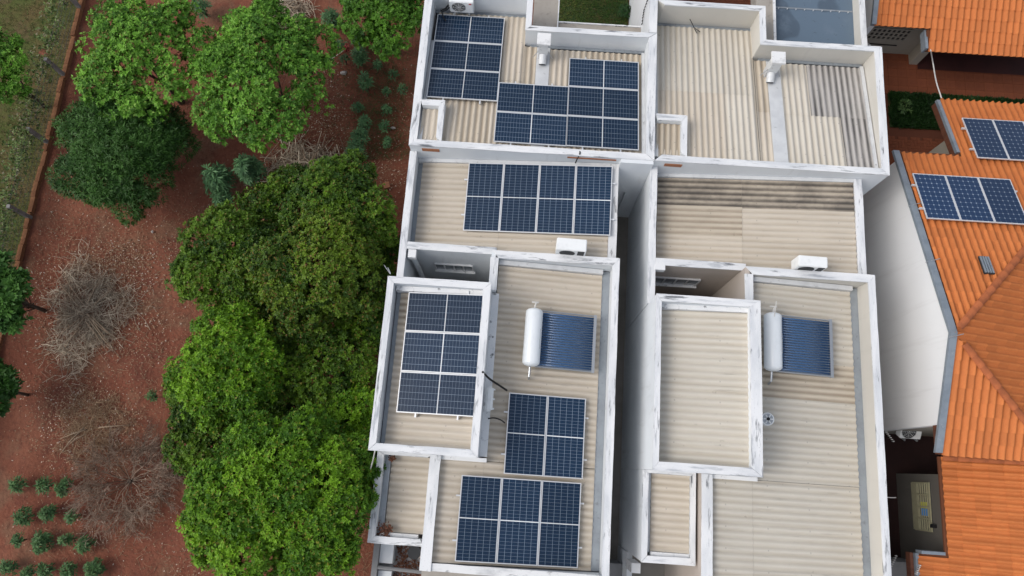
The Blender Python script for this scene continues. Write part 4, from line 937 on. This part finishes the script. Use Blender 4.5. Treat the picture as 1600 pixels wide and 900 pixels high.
def crown_pts(R, H, z, nl, lr, ntuft, inner=.15, flat=.5, cl=9, cr=.17):
    """tuft points: branches end in lobes, every lobe carries clusters of tufts with gaps between them."""
    L = []; r = []
    for i in range(nl):
        a = 2.39996 * i + rng.normal(0, .25); q = math.sqrt(min(1, max(0, (i + .5 + rng.normal(0, .8)) / nl))) * (1 - lr * .55); hz = math.sqrt(max(0, 1 - q * q)) * rng.uniform(flat, 1.08)
        L.append((q * math.cos(a) * R[0], q * math.sin(a) * R[1], z + H * (hz - .35))); r.append(lr * min(R) * rng.uniform(.6, 1.3))
    L = np.array(L); r = np.array(r); w_ = r ** 2; w_ /= w_.sum(); lt = rng.uniform(.15, .85, nl); nc = ntuft // cl; C = []; D = []; T = []; tot = 0
    while tot < nc:
        k = nc * 2; li = rng.choice(nl, k, p=w_); d = rng.normal(0, 1, (k, 3)); d[:, 2] = np.abs(d[:, 2]) * rng.choice([1, 1, 1, -.5], k); d /= np.linalg.norm(d, axis=1, keepdims=True)
        rr = r[li] * rng.uniform(.70, 1.10, k); p = L[li] + d * rr[:, None] * np.array([1, 1, .85])
        dist = np.linalg.norm((p[:, None, :] - L[None]) / np.array([1, 1, .85]), axis=2) / r[None]; dist[np.arange(k), li] = 9
        keep = (dist.min(1) > .7) | (rng.uniform(0, 1, k) < inner); C.append(p[keep]); D.append(d[keep]); T.append(lt[li][keep]); tot += keep.sum()
    C = np.concatenate(C)[:nc]; D = np.concatenate(D)[:nc]; T = np.concatenate(T)[:nc] + rng.normal(0, .16, nc); P = np.repeat(C, cl, 0); DD = np.repeat(D, cl, 0); n = len(P)
    o = rng.normal(0, 1, (n, 3)) + DD * .5; o /= np.linalg.norm(o, axis=1, keepdims=True); sc = np.repeat(rng.uniform(.65, 1.35, nc), cl)
    P = P + o * (cr * sc * np.cbrt(rng.uniform(.1, 1, n)))[:, None] * np.array([1, 1, .8])
    T = np.repeat(T, cl) + .16 * np.repeat(rng.normal(0, 1, nc), cl); DD = DD * .6 + o * .6
    return P, DD / np.linalg.norm(DD, axis=1, keepdims=True), np.clip(T, 0, 1), L, r
def tree(px, py, rpx, zt, label, group, pal, ntuft, nl=18, lr=.36, leaf=(.098, .044), n=7, spread=58, droop=0.0, inner=.15, name='tree', H=None, flat=.86, cl=9, cr=.16):
    """rpx: (half width, half height) of the crown in photo pixels; zt: height of the crown's middle."""
    c = at(px, py, zt); e = at(px + rpx[0], py, zt); f = at(px, py - rpx[1], zt); R = ((e - c).length, (f - c).length); H = H or min(R) * 1.0
    t = thing(name, label, 'tree', (c.x, c.y, 0), group)
    ntuft = int(ntuft * 1.55); P, D, T, L, r = crown_pts(R, H, zt, nl, lr, ntuft, inner, flat, cl, cr)
    A = D * .75 + np.array([0, 0, .55]) + rng.normal(0, .22, D.shape)
    V, F, C = leaves(P, A, n, leaf[0], leaf[1], spread, pal, droop, T)
    link('crown', np_mesh('crown', V, F, C), 'leaf', t)
    tr = MB(); tr.tube([(0, 0, -.05), (.03, .02, zt * .35), (.0, .05, zt * .7)], .085 * min(R) / 2 + .03, 8, .05 * min(R) / 2 + .02); tr.build('trunk', 'bark', t, True, loc=(0, 0, 0))
    for i in range(2, nl, max(1, nl // 8)):
        q = Vector(L[i]); o_ = Vector((random.uniform(-.1, .1), random.uniform(-.1, .1), zt * random.uniform(.25, .6))); MB().tube([o_, o_.lerp(q, .4) + Vector((random.uniform(-.1, .1), random.uniform(-.1, .1), .05)), q - Vector((0, 0, .15))], .025 * min(R) / 2 + .012, 6, .010).build('limb', 'bark', t, True, loc=(0, 0, 0))
    return t
BRIGHT_OLD = ((.050, .125, .012), (.15, .30, .030), (.20, .30, .05), .08)
FRESH = ((.045, .13, .012), (.165, .37, .036), (.22, .36, .06), .06)
DARKF = ((.020, .062, .010), (.048, .125, .018))
MANGO = ((.018, .052, .005), (.105, .20, .012), (.13, .11, .02), .05)
MANGOB = ((.036, .108, .005), (.165, .33, .014), (.18, .19, .022), .05)
TOPG = ((.03, .09, .008), (.095, .23, .02))
GT = 'garden trees on the red soil left of the houses'
tree(207, 246, (86, 86), 1.4, 'dark fine-leaved bushy tree below the upper left bright tree', GT, DARKF, 8200, 24, .32, (.17, .03), 6, 50, .2, .3, H=1.9, cl=12, cr=.26)
tree(228, 98, (104, 96), 2.6, 'bright green open tree at upper left with red soil showing through', GT, FRESH, 3000, 36, .21, (.115, .05), 7, 60, 0, .1, H=1.3, cl=6, cr=.2)
tree(418, 126, (102, 114), 2.5, 'tall bright green tree between the upper left tree and the houses', GT, FRESH, 4600, 42, .22, (.115, .05), 7, 60, 0, .15, H=1.9, cl=6, cr=.2)
tree(446, 322, (56, 44), 1.9, 'small dark tree below the blue-green bush cluster', GT, MANGO, 1700, 12, .4)
tree(368, 418, (78, 86), 2.4, 'dark olive tree on the left edge of the dense grove', GT, MANGO, 4600, 18)
tree(545, 335, (84, 74), 2.8, 'dark green tree touching the wall of the left middle roof', GT, MANGO, 4400, 16)
tree(500, 430, (104, 86), 3.1, 'dense olive tree with reddish young leaves in mid grove', GT, ((.024, .062, .006), (.125, .205, .014), (.15, .10, .022), .08), 5200, 20)
tree(338, 690, (58, 60), 1.3, 'low tree at the grove edge beside the bare grey shrub', GT, MANGO, 2200, 12, .4)
tree(505, 570, (88, 90), 1.9, 'shaded dark tree next to the raised solar roof', GT, MANGO, 4600, 18)
tree(548, 655, (52, 52), 2.4, 'small leafy tree close to the raised roof corner', GT, MANGOB, 1700, 12, .4)
tree(366, 575, (76, 82), 3.4, 'light green rounded tree at the middle left of the grove', GT, MANGOB, 4800, 20, .32)
tree(314, 622, (42, 50), 1.7, 'narrow green tree at the far left tip of the grove', GT, MANGO, 1400, 10, .4)
tree(449, 782, (152, 128), 3.6, 'largest bright green tree at the bottom beside the low roof', GT, MANGOB, 11500, 34, .26)
tree(575, 480, (62, 70), 1.6, 'shaded tree squeezed between the grove and the raised roof wall', GT, MANGO, 2600, 12, .4)
tree(425, 500, (70, 60), 1.5, 'low dark tree in the hollow of the grove', GT, MANGO, 2400, 12, .4)
tree(560, 735, (52, 58), 1.4, 'dark tree in the shade below the raised roof corner', GT, MANGO, 2000, 12, .4)
tree(430, 660, (66, 56), 1.5, 'dark tree between the light green tree and the largest tree', GT, MANGO, 2400, 12, .4)
tree(600, 400, (36, 60), 1.8, 'narrow shaded tree against the wall of the left courtyard', GT, MANGO, 1500, 10, .4)
tree(515, 278, (24, 24), 1.9, 'slim bright sapling rising above the dark grove top', GT, FRESH, 260, 6, .45)
tree(606, 34, (68, 62), 1.9, 'green tree at the top beside the upper left house wall', GT, TOPG, 3400, 18, .34)
tree(6, 118, (46, 62), 2.2, 'bright leafy tree on the left edge beyond the fence', GT, FRESH, 1500, 16, .32)
tree(8, 465, (48, 56), 1.9, 'broad-leaved green tree at the left edge by the brush pile', GT, ((.035, .10, .018), (.085, .20, .034)), 1200, 14, .34, (.19, .09))
tree(-4, 610, (30, 40), 1.4, 'dark low tree at the left edge below the brush pile', GT, DARKF, 700, 10, .4, (.17, .08))

def bush(px, py, r, label, group, pal, name='cassava_plant', n=None, hgt=.6):
    """a small palmate-leaved plant: stems fanning out, each ending in a hand of narrow leaflets."""
    c = at(px + random.uniform(-2, 2), py + random.uniform(-2, 2), hgt * .5); r *= random.uniform(.85, 1.05); R = r * 21.5 / FOC; t = thing(name, label, 'plant', (c.x, c.y, 0), group)
    k = n or max(9, int(60 * R * R / .12) if r < 25 else 110); q = np.sqrt(rng.uniform(0, 1, k)) * R * .85; a = rng.uniform(0, 6.28, k)
    lobed = 1 - .35 * np.abs(np.sin(a * 2.5 + rng.uniform(0, 6)))
    z = hgt * (1 - .55 * (q / R) ** 2) * rng.uniform(.6, 1.05, k); P = np.stack([q * np.cos(a) * lobed, q * np.sin(a) * lobed, z], -1)
    A = np.stack([np.cos(a) * q / R * .8, np.sin(a) * q / R * .8, np.full(k, .9)], -1) + rng.normal(0, .15, (k, 3))
    V, F, C = leaves(P, A, 7 if r < 25 else 9, random.uniform(.13, .20) if r < 25 else .24, .038 if r < 25 else .05, random.uniform(62, 80), pal, .1, rng.uniform(0, 1, k), .6)
    link('foliage', np_mesh('foliage', V, F, C), 'leaf', t)
    st = MB()
    for i in range(min(6, k)): st.tube([(0, 0, -.03), tuple(P[i] * np.array([.6, .6, .55])), tuple(P[i])], .012, 4, .006)
    st.build('stem', 'bark', t, loc=(0, 0, 0))
BLUEG = ((.035, .095, .038), (.11, .23, .09)); YOUNG = ((.034, .085, .026), (.085, .175, .055))
GC = 'blue-green cassava plants on the red soil'
rowsP = [('top', [(30, 757, 15), (70, 757, 13), (103, 760, 17)]), ('second', [(40, 805, 17), (76, 803, 16), (114, 808, 12)]), ('third', [(30, 845, 12), (66, 847, 20), (106, 845, 11), (135, 850, 15)]), ('bottom', [(14, 886, 18), (47, 895, 13), (72, 892, 14), (108, 889, 16), (147, 890, 19)])]
ordn = ['first', 'second', 'third', 'fourth', 'fifth']
for rn, lst in rowsP:
    for i, (a, b, r) in enumerate(lst): bush(a, b, r, '%s plant from the left in the %s row of the lower left plot' % (ordn[i], rn), 'young plants in rows at the lower left', YOUNG, 'cassava_plant')
bush(238, 620, 9, 'lone tiny plant on bare soil beside the grove', GC, YOUNG)
for (a, b, r, l) in [(520, 32, 25, 'large blue-green plant left of the top tree'), (560, 62, 20, 'blue-green plant just below the top tree'), (563, 92, 18, 'bushy blue-green plant next to the pink stick'), (531, 71, 10, 'small plant left of the pink stick'), (539, 96, 9, 'tiny plant under the pink stick end'),
    (591, 102, 10, 'small round plant midway between stick and house wall'), (613, 116, 10, 'small plant nearest the upper wall'), (570, 131, 16, 'round plant at the centre of the plot by the left wall'), (605, 143, 9, 'tiny plant right of the round central plant'), (628, 140, 9, 'tiny plant closest to the house wall'),
    (560, 170, 12, 'plant below the round central plant'), (604, 171, 11, 'plant above the tiny lower plant near the wall'), (572, 193, 13, 'plant touching the top of the lowest cluster'), (601, 197, 9, 'tiny lower plant near the wall'), (562, 214, 17, 'plant in the lowest cluster above the twig heap'), (555, 237, 18, 'lowest plant of the wall plot, above the dark grove'), (607, 222, 11, 'low dull plant beside the lowest cluster'),
    (342, 282, 31, 'wide blue-green bush left of the cluster at mid left'), (392, 268, 34, 'tall blue-green bush below the tall bright tree'), (348, 310, 20, 'lower blue-green bush on bare soil at mid left'), (314, 14, 18, 'blue-green plant at the top between the bright trees')]:
    bush(a, b, r, l, GC, BLUEG, hgt=.55 if r < 15 else (1.0 if r < 30 else 1.6))
bush(1412, 165, 14, 'pale spiky plant in the dark planting bed', None, ((.03, .07, .02), (.08, .14, .04)), 'spiky_plant', 20, .5)
bush(978, 18, 14, 'dark shrub in the corner of the walled garden', None, ((.015, .05, .012), (.03, .085, .02)), 'shrub', 60, .6)

# dead twigs, brush and a bare shrub
def twigs(P0, D, L, r, cols, bend=.25):
    m = len(P0); D = D / np.linalg.norm(D, axis=1, keepdims=True); k = 3; V = np.empty((m, 3, 3, 3), dtype=np.float32)
    ref = np.array([[.31, .52, .79]]); U = np.cross(D, ref); U /= np.linalg.norm(U, axis=1, keepdims=True); W = np.cross(D, U); bd = (U * rng.normal(0, bend, (m, 1)) + W * rng.normal(0, bend, (m, 1)))
    for s, tt in enumerate((0, .5, 1.0)):
        c = P0 + D * (L * tt)[:, None] + bd * (L * tt * (1 - tt) * 1.2)[:, None]; rr = r * (1 - .6 * tt)
        for j in range(3):
            a = 2 * math.pi * j / 3; V[:, s, j] = c + (U * math.cos(a) + W * math.sin(a)) * rr[:, None]
    base = np.arange(m)[:, None, None] * 9; F = []
    for s in range(2):
        for j in range(3): F.append(np.stack([base[:, 0, 0] + s * 3 + j, base[:, 0, 0] + s * 3 + (j + 1) % 3, base[:, 0, 0] + s * 3 + 3 + (j + 1) % 3, base[:, 0, 0] + s * 3 + 3 + j], -1))
    return V.reshape(-1, 3), np.concatenate(F), np.repeat(cols, 9, axis=0)
def brush_pile(px, py, rpx, n, label, name, pal, L=(.2, .8), r=(.004, .0115), hgt=.18, nb=8, category='brush pile'):
    c = at(px, py, .2); R = (rpx[0] * 23.5 / FOC, rpx[1] * 23.5 / FOC * 1.08); t = thing(name, label, category, (c.x, c.y, 0))
    q = np.sqrt(rng.uniform(0, 1, n)); a = rng.uniform(0, 6.28, n); edge = 1 + .22 * np.sin(3 * a + 1) + .16 * np.sin(7 * a) + .1 * np.sin(13 * a + 2); q = q * (1 + .35 * (rng.uniform(0, 1, n) < .12))
    P = np.stack([q * np.cos(a) * R[0] * edge, q * np.sin(a) * R[1] * edge, hgt * np.maximum(0, 1 - q ** 2) * rng.uniform(0, 1, n) + .02], -1); th = rng.uniform(0, 6.28, n)
    D = np.stack([np.cos(th), np.sin(th), rng.normal(0, .22, n)], -1); ln = rng.uniform(*L, n); P -= D * (ln * .5)[:, None]; P[:, 2] = np.maximum(P[:, 2], .015)
    V, F, C = twigs(P, D, ln, rng.uniform(*r, n), mixc(pal[0], pal[1], rng.uniform(0, 1, n)), .35)
    link('twig_mass', np_mesh('twig_mass', V, F, C), 'twig', t, kind='stuff')
    for i in range(nb):
        a0 = rng.uniform(0, 6.28); q0 = rng.uniform(0, .35); p = Vector((q0 * R[0] * math.cos(a0), q0 * R[1] * math.sin(a0), hgt * .9)); d = Vector((math.cos(a0 + rng.normal(0, .6)), math.sin(a0 + rng.normal(0, .6)), 0)); l = rng.uniform(.6, 1.1) * min(R)
        MB().tube([p, p + d * l * .5 + Vector((rng.normal(0, .05), rng.normal(0, .05), .03)), p + d * l + Vector((0, 0, -hgt * .5))], .025, 6, .009).build('branch', 'bark_pale' if 'bark_pale' in MT else 'bark', t, True, loc=(0, 0, 0))
mat('bark_pale', (.30, .22, .15), .95, [((6, 6, 6), (.20, .14, .09), .45, .65, .8, 4)])
GREY = ((.20, .145, .10), (.66, .56, .43)); STRAW = ((.20, .12, .07), (.42, .30, .19)); BROWN = ((.07, .045, .034), (.20, .14, .105))
brush_pile(132, 488, (60, 72), 1900, 'grey heap of cut dry branches on the red soil', 'brush_pile', GREY, nb=14)
brush_pile(480, 262, (56, 36), 420, 'heap of bare sticks above the dark grove', 'stick_heap', GREY, (.5, 1.6), (.010, .024), .4, 9)
brush_pile(440, 14, (38, 28), 420, 'heap of bare sticks at the top edge', 'stick_heap', GREY, (.4, 1.2), (.010, .02), .3, 6)
brush_pile(140, 665, (52, 48), 900, 'flattened heap of straw-coloured dry stalks above the bare shrub', 'stalk_heap', STRAW, (.15, .6), (.003, .008), .12, 4)
def bare_shrub(px, py, rpx, label):
    c = at(px, py, .5); R = rpx * 23 / FOC; t = thing('bare_shrub', label, 'shrub', (c.x, c.y, 0)); P, D, L, r, = [], [], [], []
    def grow(p, d, l, rad, dep):
        P.append(p); D.append(d); L.append(l); r.append(rad)
        if dep == 0: return
        for k in range(4 if dep > 2 else 3):
            tt = rng.uniform(.35, 1); q = p + d * l * tt; e = d + rng.normal(0, .55, 3); e[2] = e[2] * .6 + .03; e /= np.linalg.norm(e); grow(q, e, l * rng.uniform(.5, .8), rad * .62, dep - 1)
    for i in range(20):
        a = 2 * math.pi * i / 20 + rng.normal(0, .2); d = np.array([math.cos(a), math.sin(a), rng.uniform(.25, .9)]); d /= np.linalg.norm(d); grow(np.array([0, 0, 0.]), d, R * .5, .016, 4)
    P, D, L, r = np.array(P), np.array(D), np.array(L), np.array(r); P[:, 2] = np.maximum(P[:, 2], .02); n = len(P)
    V, F, C = twigs(P, D, L, np.maximum(r, .0066), mixc((.10, .068, .05), (.38, .28, .21), rng.uniform(0, 1, n)), .2)
    link('branches', np_mesh('branches', V, F, C), 'twig', t); MB().tube([(0, 0, -.05), (0, 0, .12)], .06, 8).build('stump', 'bark', t, loc=(0, 0, 0))
bare_shrub(192, 752, 92, 'wide leafless grey-brown shrub at lower left')

# fallen leaves and litter, grass
def density(n, spots, uniform):
    out = []
    for (px, py, rx, ry, k) in spots:
        q = rng.normal(0, .5, (k, 2)); out += [at(px + a * rx, py + b * ry, .02) for a, b in q]
    for _ in range(uniform): out.append(at(rng.uniform(20, 650), rng.uniform(-40, 930), .02))
    return np.array([p for p in out if p.x < -3.75 and p.x > -16.9])
lit = density(0, [(130, 490, 110, 110, 2600), (200, 400, 170, 90, 1500), (90, 280, 40, 120, 420), (50, 470, 40, 260, 500), (500, 180, 60, 80, 1500), (500, 260, 110, 50, 1300), (600, 270, 45, 50, 500), (145, 670, 90, 60, 1500), (180, 780, 140, 110, 900), (310, 860, 60, 60, 350), (230, 520, 70, 110, 600), (620, 180, 30, 90, 350), (350, 340, 90, 60, 350), (150, 420, 60, 40, 900), (120, 640, 70, 50, 900), (210, 400, 60, 30, 500), (470, 300, 60, 40, 500), (510, 150, 25, 60, 500)], 1600)
n = len(lit); A = np.stack([rng.normal(0, .35, n), rng.normal(0, .35, n), np.ones(n)], -1); lit[:, 2] = rng.uniform(0.0, .035, n)
V, F, C = leaves(lit, A, 1, .066, .034, 82, ((.16, .085, .05), (.36, .24, .15), (.50, .42, .34), .10))
lit_o = link('leaf_litter', np_mesh('leaf_litter', V, F, C), 'dead_leaf', kind='stuff')
n = 9000; q = np.array([at(a, b, .02) for a, b in zip(rng.uniform(60, 650, n), rng.uniform(330, 930, n))]); k = (q[:, 0] < -3.8) & (rng.uniform(0, 1, n) < .45 + .5 * np.sin(q[:, 0] * 1.7) * np.cos(q[:, 1] * 1.3)); q = q[k]; n = len(q)
th = rng.uniform(0, 6.28, n); V, F, C = twigs(q, np.stack([np.cos(th), np.sin(th), rng.uniform(0, .12, n)], -1), rng.uniform(.06, .35, n), rng.uniform(.003, .007, n), mixc(STRAW[0], STRAW[1], rng.uniform(0, 1, n)))
link('twig_litter', np_mesh('twig_litter', V, F, C), 'twig', kind='stuff')
def grass_field(name, q, h, pal, blades=5, wdt=.012):
    n = len(q); A = np.stack([rng.normal(0, .25, n), rng.normal(0, .25, n), np.ones(n)], -1); V, F, C = leaves(q, A, blades, h, wdt, 40, pal, 0, np.clip(.5 + .35 * np.sin(q[:, 0] * 1.9) * np.cos(q[:, 1] * 1.1) + rng.normal(0, .2, n), 0, 1)); link(name, np_mesh(name, V, F, C), 'leaf', kind='stuff')
n = 16000; q = np.stack([rng.uniform(-24, -17.4, n), rng.uniform(-6, 19, n), np.full(n, .02)], -1); grass_field('verge_grass', q, .11, ((.07, .075, .02), (.19, .135, .062), (.055, .11, .02), .3))
n = 5000; q = np.stack([rng.uniform(.5, 3.15, n), rng.uniform(14.2, 18.5, n), np.full(n, .03)], -1); grass_field('garden_grass', q, .09, ((.03, .095, .014), (.11, .15, .03), (.17, .12, .05), .14))
n = 5200; q = np.stack([rng.uniform(12.68, 18, n), rng.uniform(12.68, 14.02, n), np.full(n, .08)], -1); grass_field('bed_ground_cover', q, .13, ((.008, .028, .006), (.022, .06, .012)), 6, .03)
n = 2600; q = np.array([at(a, b, .02) for a, b in zip(rng.normal(595, 30, n), rng.uniform(60, 250, n))]); q = q[q[:, 0] < -3.8]; grass_field('wall_weeds', q, .10, ((.045, .06, .02), (.09, .10, .035)))

# boundary: brick kerb, posts, wire, creeper
KX = -17.2
fence = thing('boundary_fence', 'wire fence on concrete posts along the left boundary', 'fence', (KX, 8, 0))
post_y = [atX(px, py, KX).y if False else at(px, py, .1).y for px, py in ((125, 12), (102, 117), (72, 222), (49, 339), (20, 470))] + [2.0]
step = -2.65
for y in post_y:
    MB().prism([(KX - .06, y - .06), (KX + .06, y - .06), (KX + .06, y + .06), (KX - .06, y + .06)], 0, 1.15).build('post', 'post_concrete', fence)
for z in (.25, .45, .65, .85, 1.05): MB().tube([(KX - .07, 22, z), (KX - .07, -6, z)], .006, 4).build('wire', 'wire', fence)
me = MB(); ys_ = np.arange(-6, 22, .16)
for y in ys_:
    me.tube([(KX - .075, y, .1), (KX - .075, y + .55, 1.1)], .004, 3, cap=False); me.tube([(KX - .08, y + .55, .1), (KX - .08, y, 1.1)], .004, 3, cap=False)
me.build('wire_mesh', 'wire', fence, kind='stuff')
kb = thing('brick_kerb', 'weathered orange brick kerb edging the red soil', 'kerb', (KX, 8, 0)); y = -5.0
km = MB().box(-.075, .075, -.28, .28, 0, .16).mesh('brick'); km.materials.append(MT['kerb_orange'])
while y < 22:
    o = bpy.data.objects.new('brick', km); COL.objects.link(o); o.parent = kb; o.location = (random.uniform(-.02, .02), y - 8, random.uniform(-.05, .0)); o.rotation_euler = (random.uniform(-.04, .04), random.uniform(-.03, .03), random.uniform(-.025, .025)); y += .575
n = 2600; yy = rng.uniform(-3, 20, n); dens = .5 + .5 * np.sin(yy * 1.3 + 2) * np.cos(yy * .6); k = rng.uniform(0, 1, n) < .35 + .6 * dens; yy = yy[k]; n = len(yy)
q = np.stack([KX - .25 + rng.normal(0, .16, n), yy, rng.uniform(.55, 1.3, n)], -1); A = np.stack([rng.normal(0, .5, n), rng.normal(0, .5, n), np.ones(n)], -1)
V, F, C = leaves(q, A, 5, .12, .055, 60, ((.055, .095, .025), (.15, .22, .06), (.20, .18, .11), .2)); cr = link('creeper', np_mesh('creeper', V, F, C), 'leaf'); tag(cr, 'straggling creeper growing along the top of the wire fence', 'creeper')

# loose things on the soil
def loose(name, px, py, s, m, label, cat, z=.04):
    c = at(px, py, z); bm = bmesh.new(); bmesh.ops.create_icosphere(bm, subdivisions=2, radius=1)
    for v in bm.verts: v.co *= 1 + random.uniform(-.25, .25); v.co = Vector((v.co.x * s[0], v.co.y * s[1], v.co.z * s[2]))
    me = bpy.data.meshes.new(name); bm.to_mesh(me); bm.free(); o = link(name, me, m, loc=c); tag(o, label, cat); return o
loose('stone', 537, 114, (.12, .09, .06), 'stone', 'pale stone at the end of the thin stick', 'stone')
loose('stone', 116, 66, (.05, .05, .03), 'stone', 'small white stone near the kerb at upper left', 'stone')
loose('stone', 614, 200, (.09, .05, .04), 'stone', 'flat pale stone near the house wall', 'stone')
loose('stone', 238, 362, (.045, .045, .03), 'stone', 'small white stone below the dark bushy tree', 'stone')
b = tag(MB().obox(Matrix.Translation(at(604, 290, .05)) @ Matrix.Rotation(.3, 4, 'Z'), -.11, .11, -.11, .11, -.05, .06).build('brick', 'brick_red', None), 'loose red brick on the soil above the dark trees', 'brick')
sp = thing('pink_stick', 'thin stick with a pink flower head lying among the cassava', 'stick', at(510, 97, .05))
MB().tube([at(510, 97, .05), at(524, 88, .15), at(537, 79, .3)], .014, 6).build('stem', 'hose_white', sp)
V, F, C = leaves(np.array([list(at(541, 76, .35))]) + rng.normal(0, .04, (26, 3)), np.tile(np.array([[0, 0, 1.]]), (26, 1)) + rng.normal(0, .4, (26, 3)), 5, .09, .06, 60, ((.35, .07, .06), (.5, .14, .12)))
V = V - np.array(list(sp.location), dtype=np.float32); link('flower_head', np_mesh('flower_head', V, F, C), 'dead_leaf', sp)
# dry fern-like leaves and litter on the low roofs
for (px, py, k, z, rr, label) in ((603, 828, 60, 4.0, 10, 'dry reddish leaves caught in the low roof corner'), (612, 716, 14, 3.95, 5, 'few dry leaves under the raised roof edge'), (636, 868, 700, 2.66, 26, 'layer of brown dry leaves on the low slab')):
    q = np.array([at(px + a, py + b, z + .02) for a, b in rng.normal(0, rr * .5, (k, 2))]); 
    if k > 100: q = np.array([(rng.uniform(X1 + .55, X1 + 1.4), rng.uniform(-4.2, -2.2), 2.64) for _ in range(k)])
    V, F, C = leaves(q, np.tile(np.array([[0, 0, 1.]]), (len(q), 1)) + rng.normal(0, .4, (len(q), 3)), 2, .10, .05, 70, ((.09, .035, .02), (.22, .10, .06))); link('dry_leaves', np_mesh('dry_leaves', V, F, C), 'dead_leaf', kind='stuff')
wt = thing('round_tank', 'round dark tank on the floor of the left courtyard', 'tank', (X1 + 1.35, 5.1, .06))
MB().tube([(0, 0, 0), (0, 0, .7)], .42, 24, .46).build('body', 'black_plastic', wt, True, loc=(0, 0, 0)); MB().tube([(0, 0, .702), (0, 0, .78)], .46, 24, .2).build('lid', 'dark_grille', wt, loc=(0, 0, 0))
pot = thing('round_bin', 'round black bin standing on the low slab below the left roof', 'bin', at(650, 861, 2.7))
MB().tube([(0, 0, -.02), (0, 0, .35)], .15, 18, .17).build('body', 'black_plastic', pot, loc=(0, 0, 0)); MB().tube([(0, 0, .352), (0, 0, .37)], .18, 18).build('lid', 'dark_grille', pot, loc=(0, 0, 0))
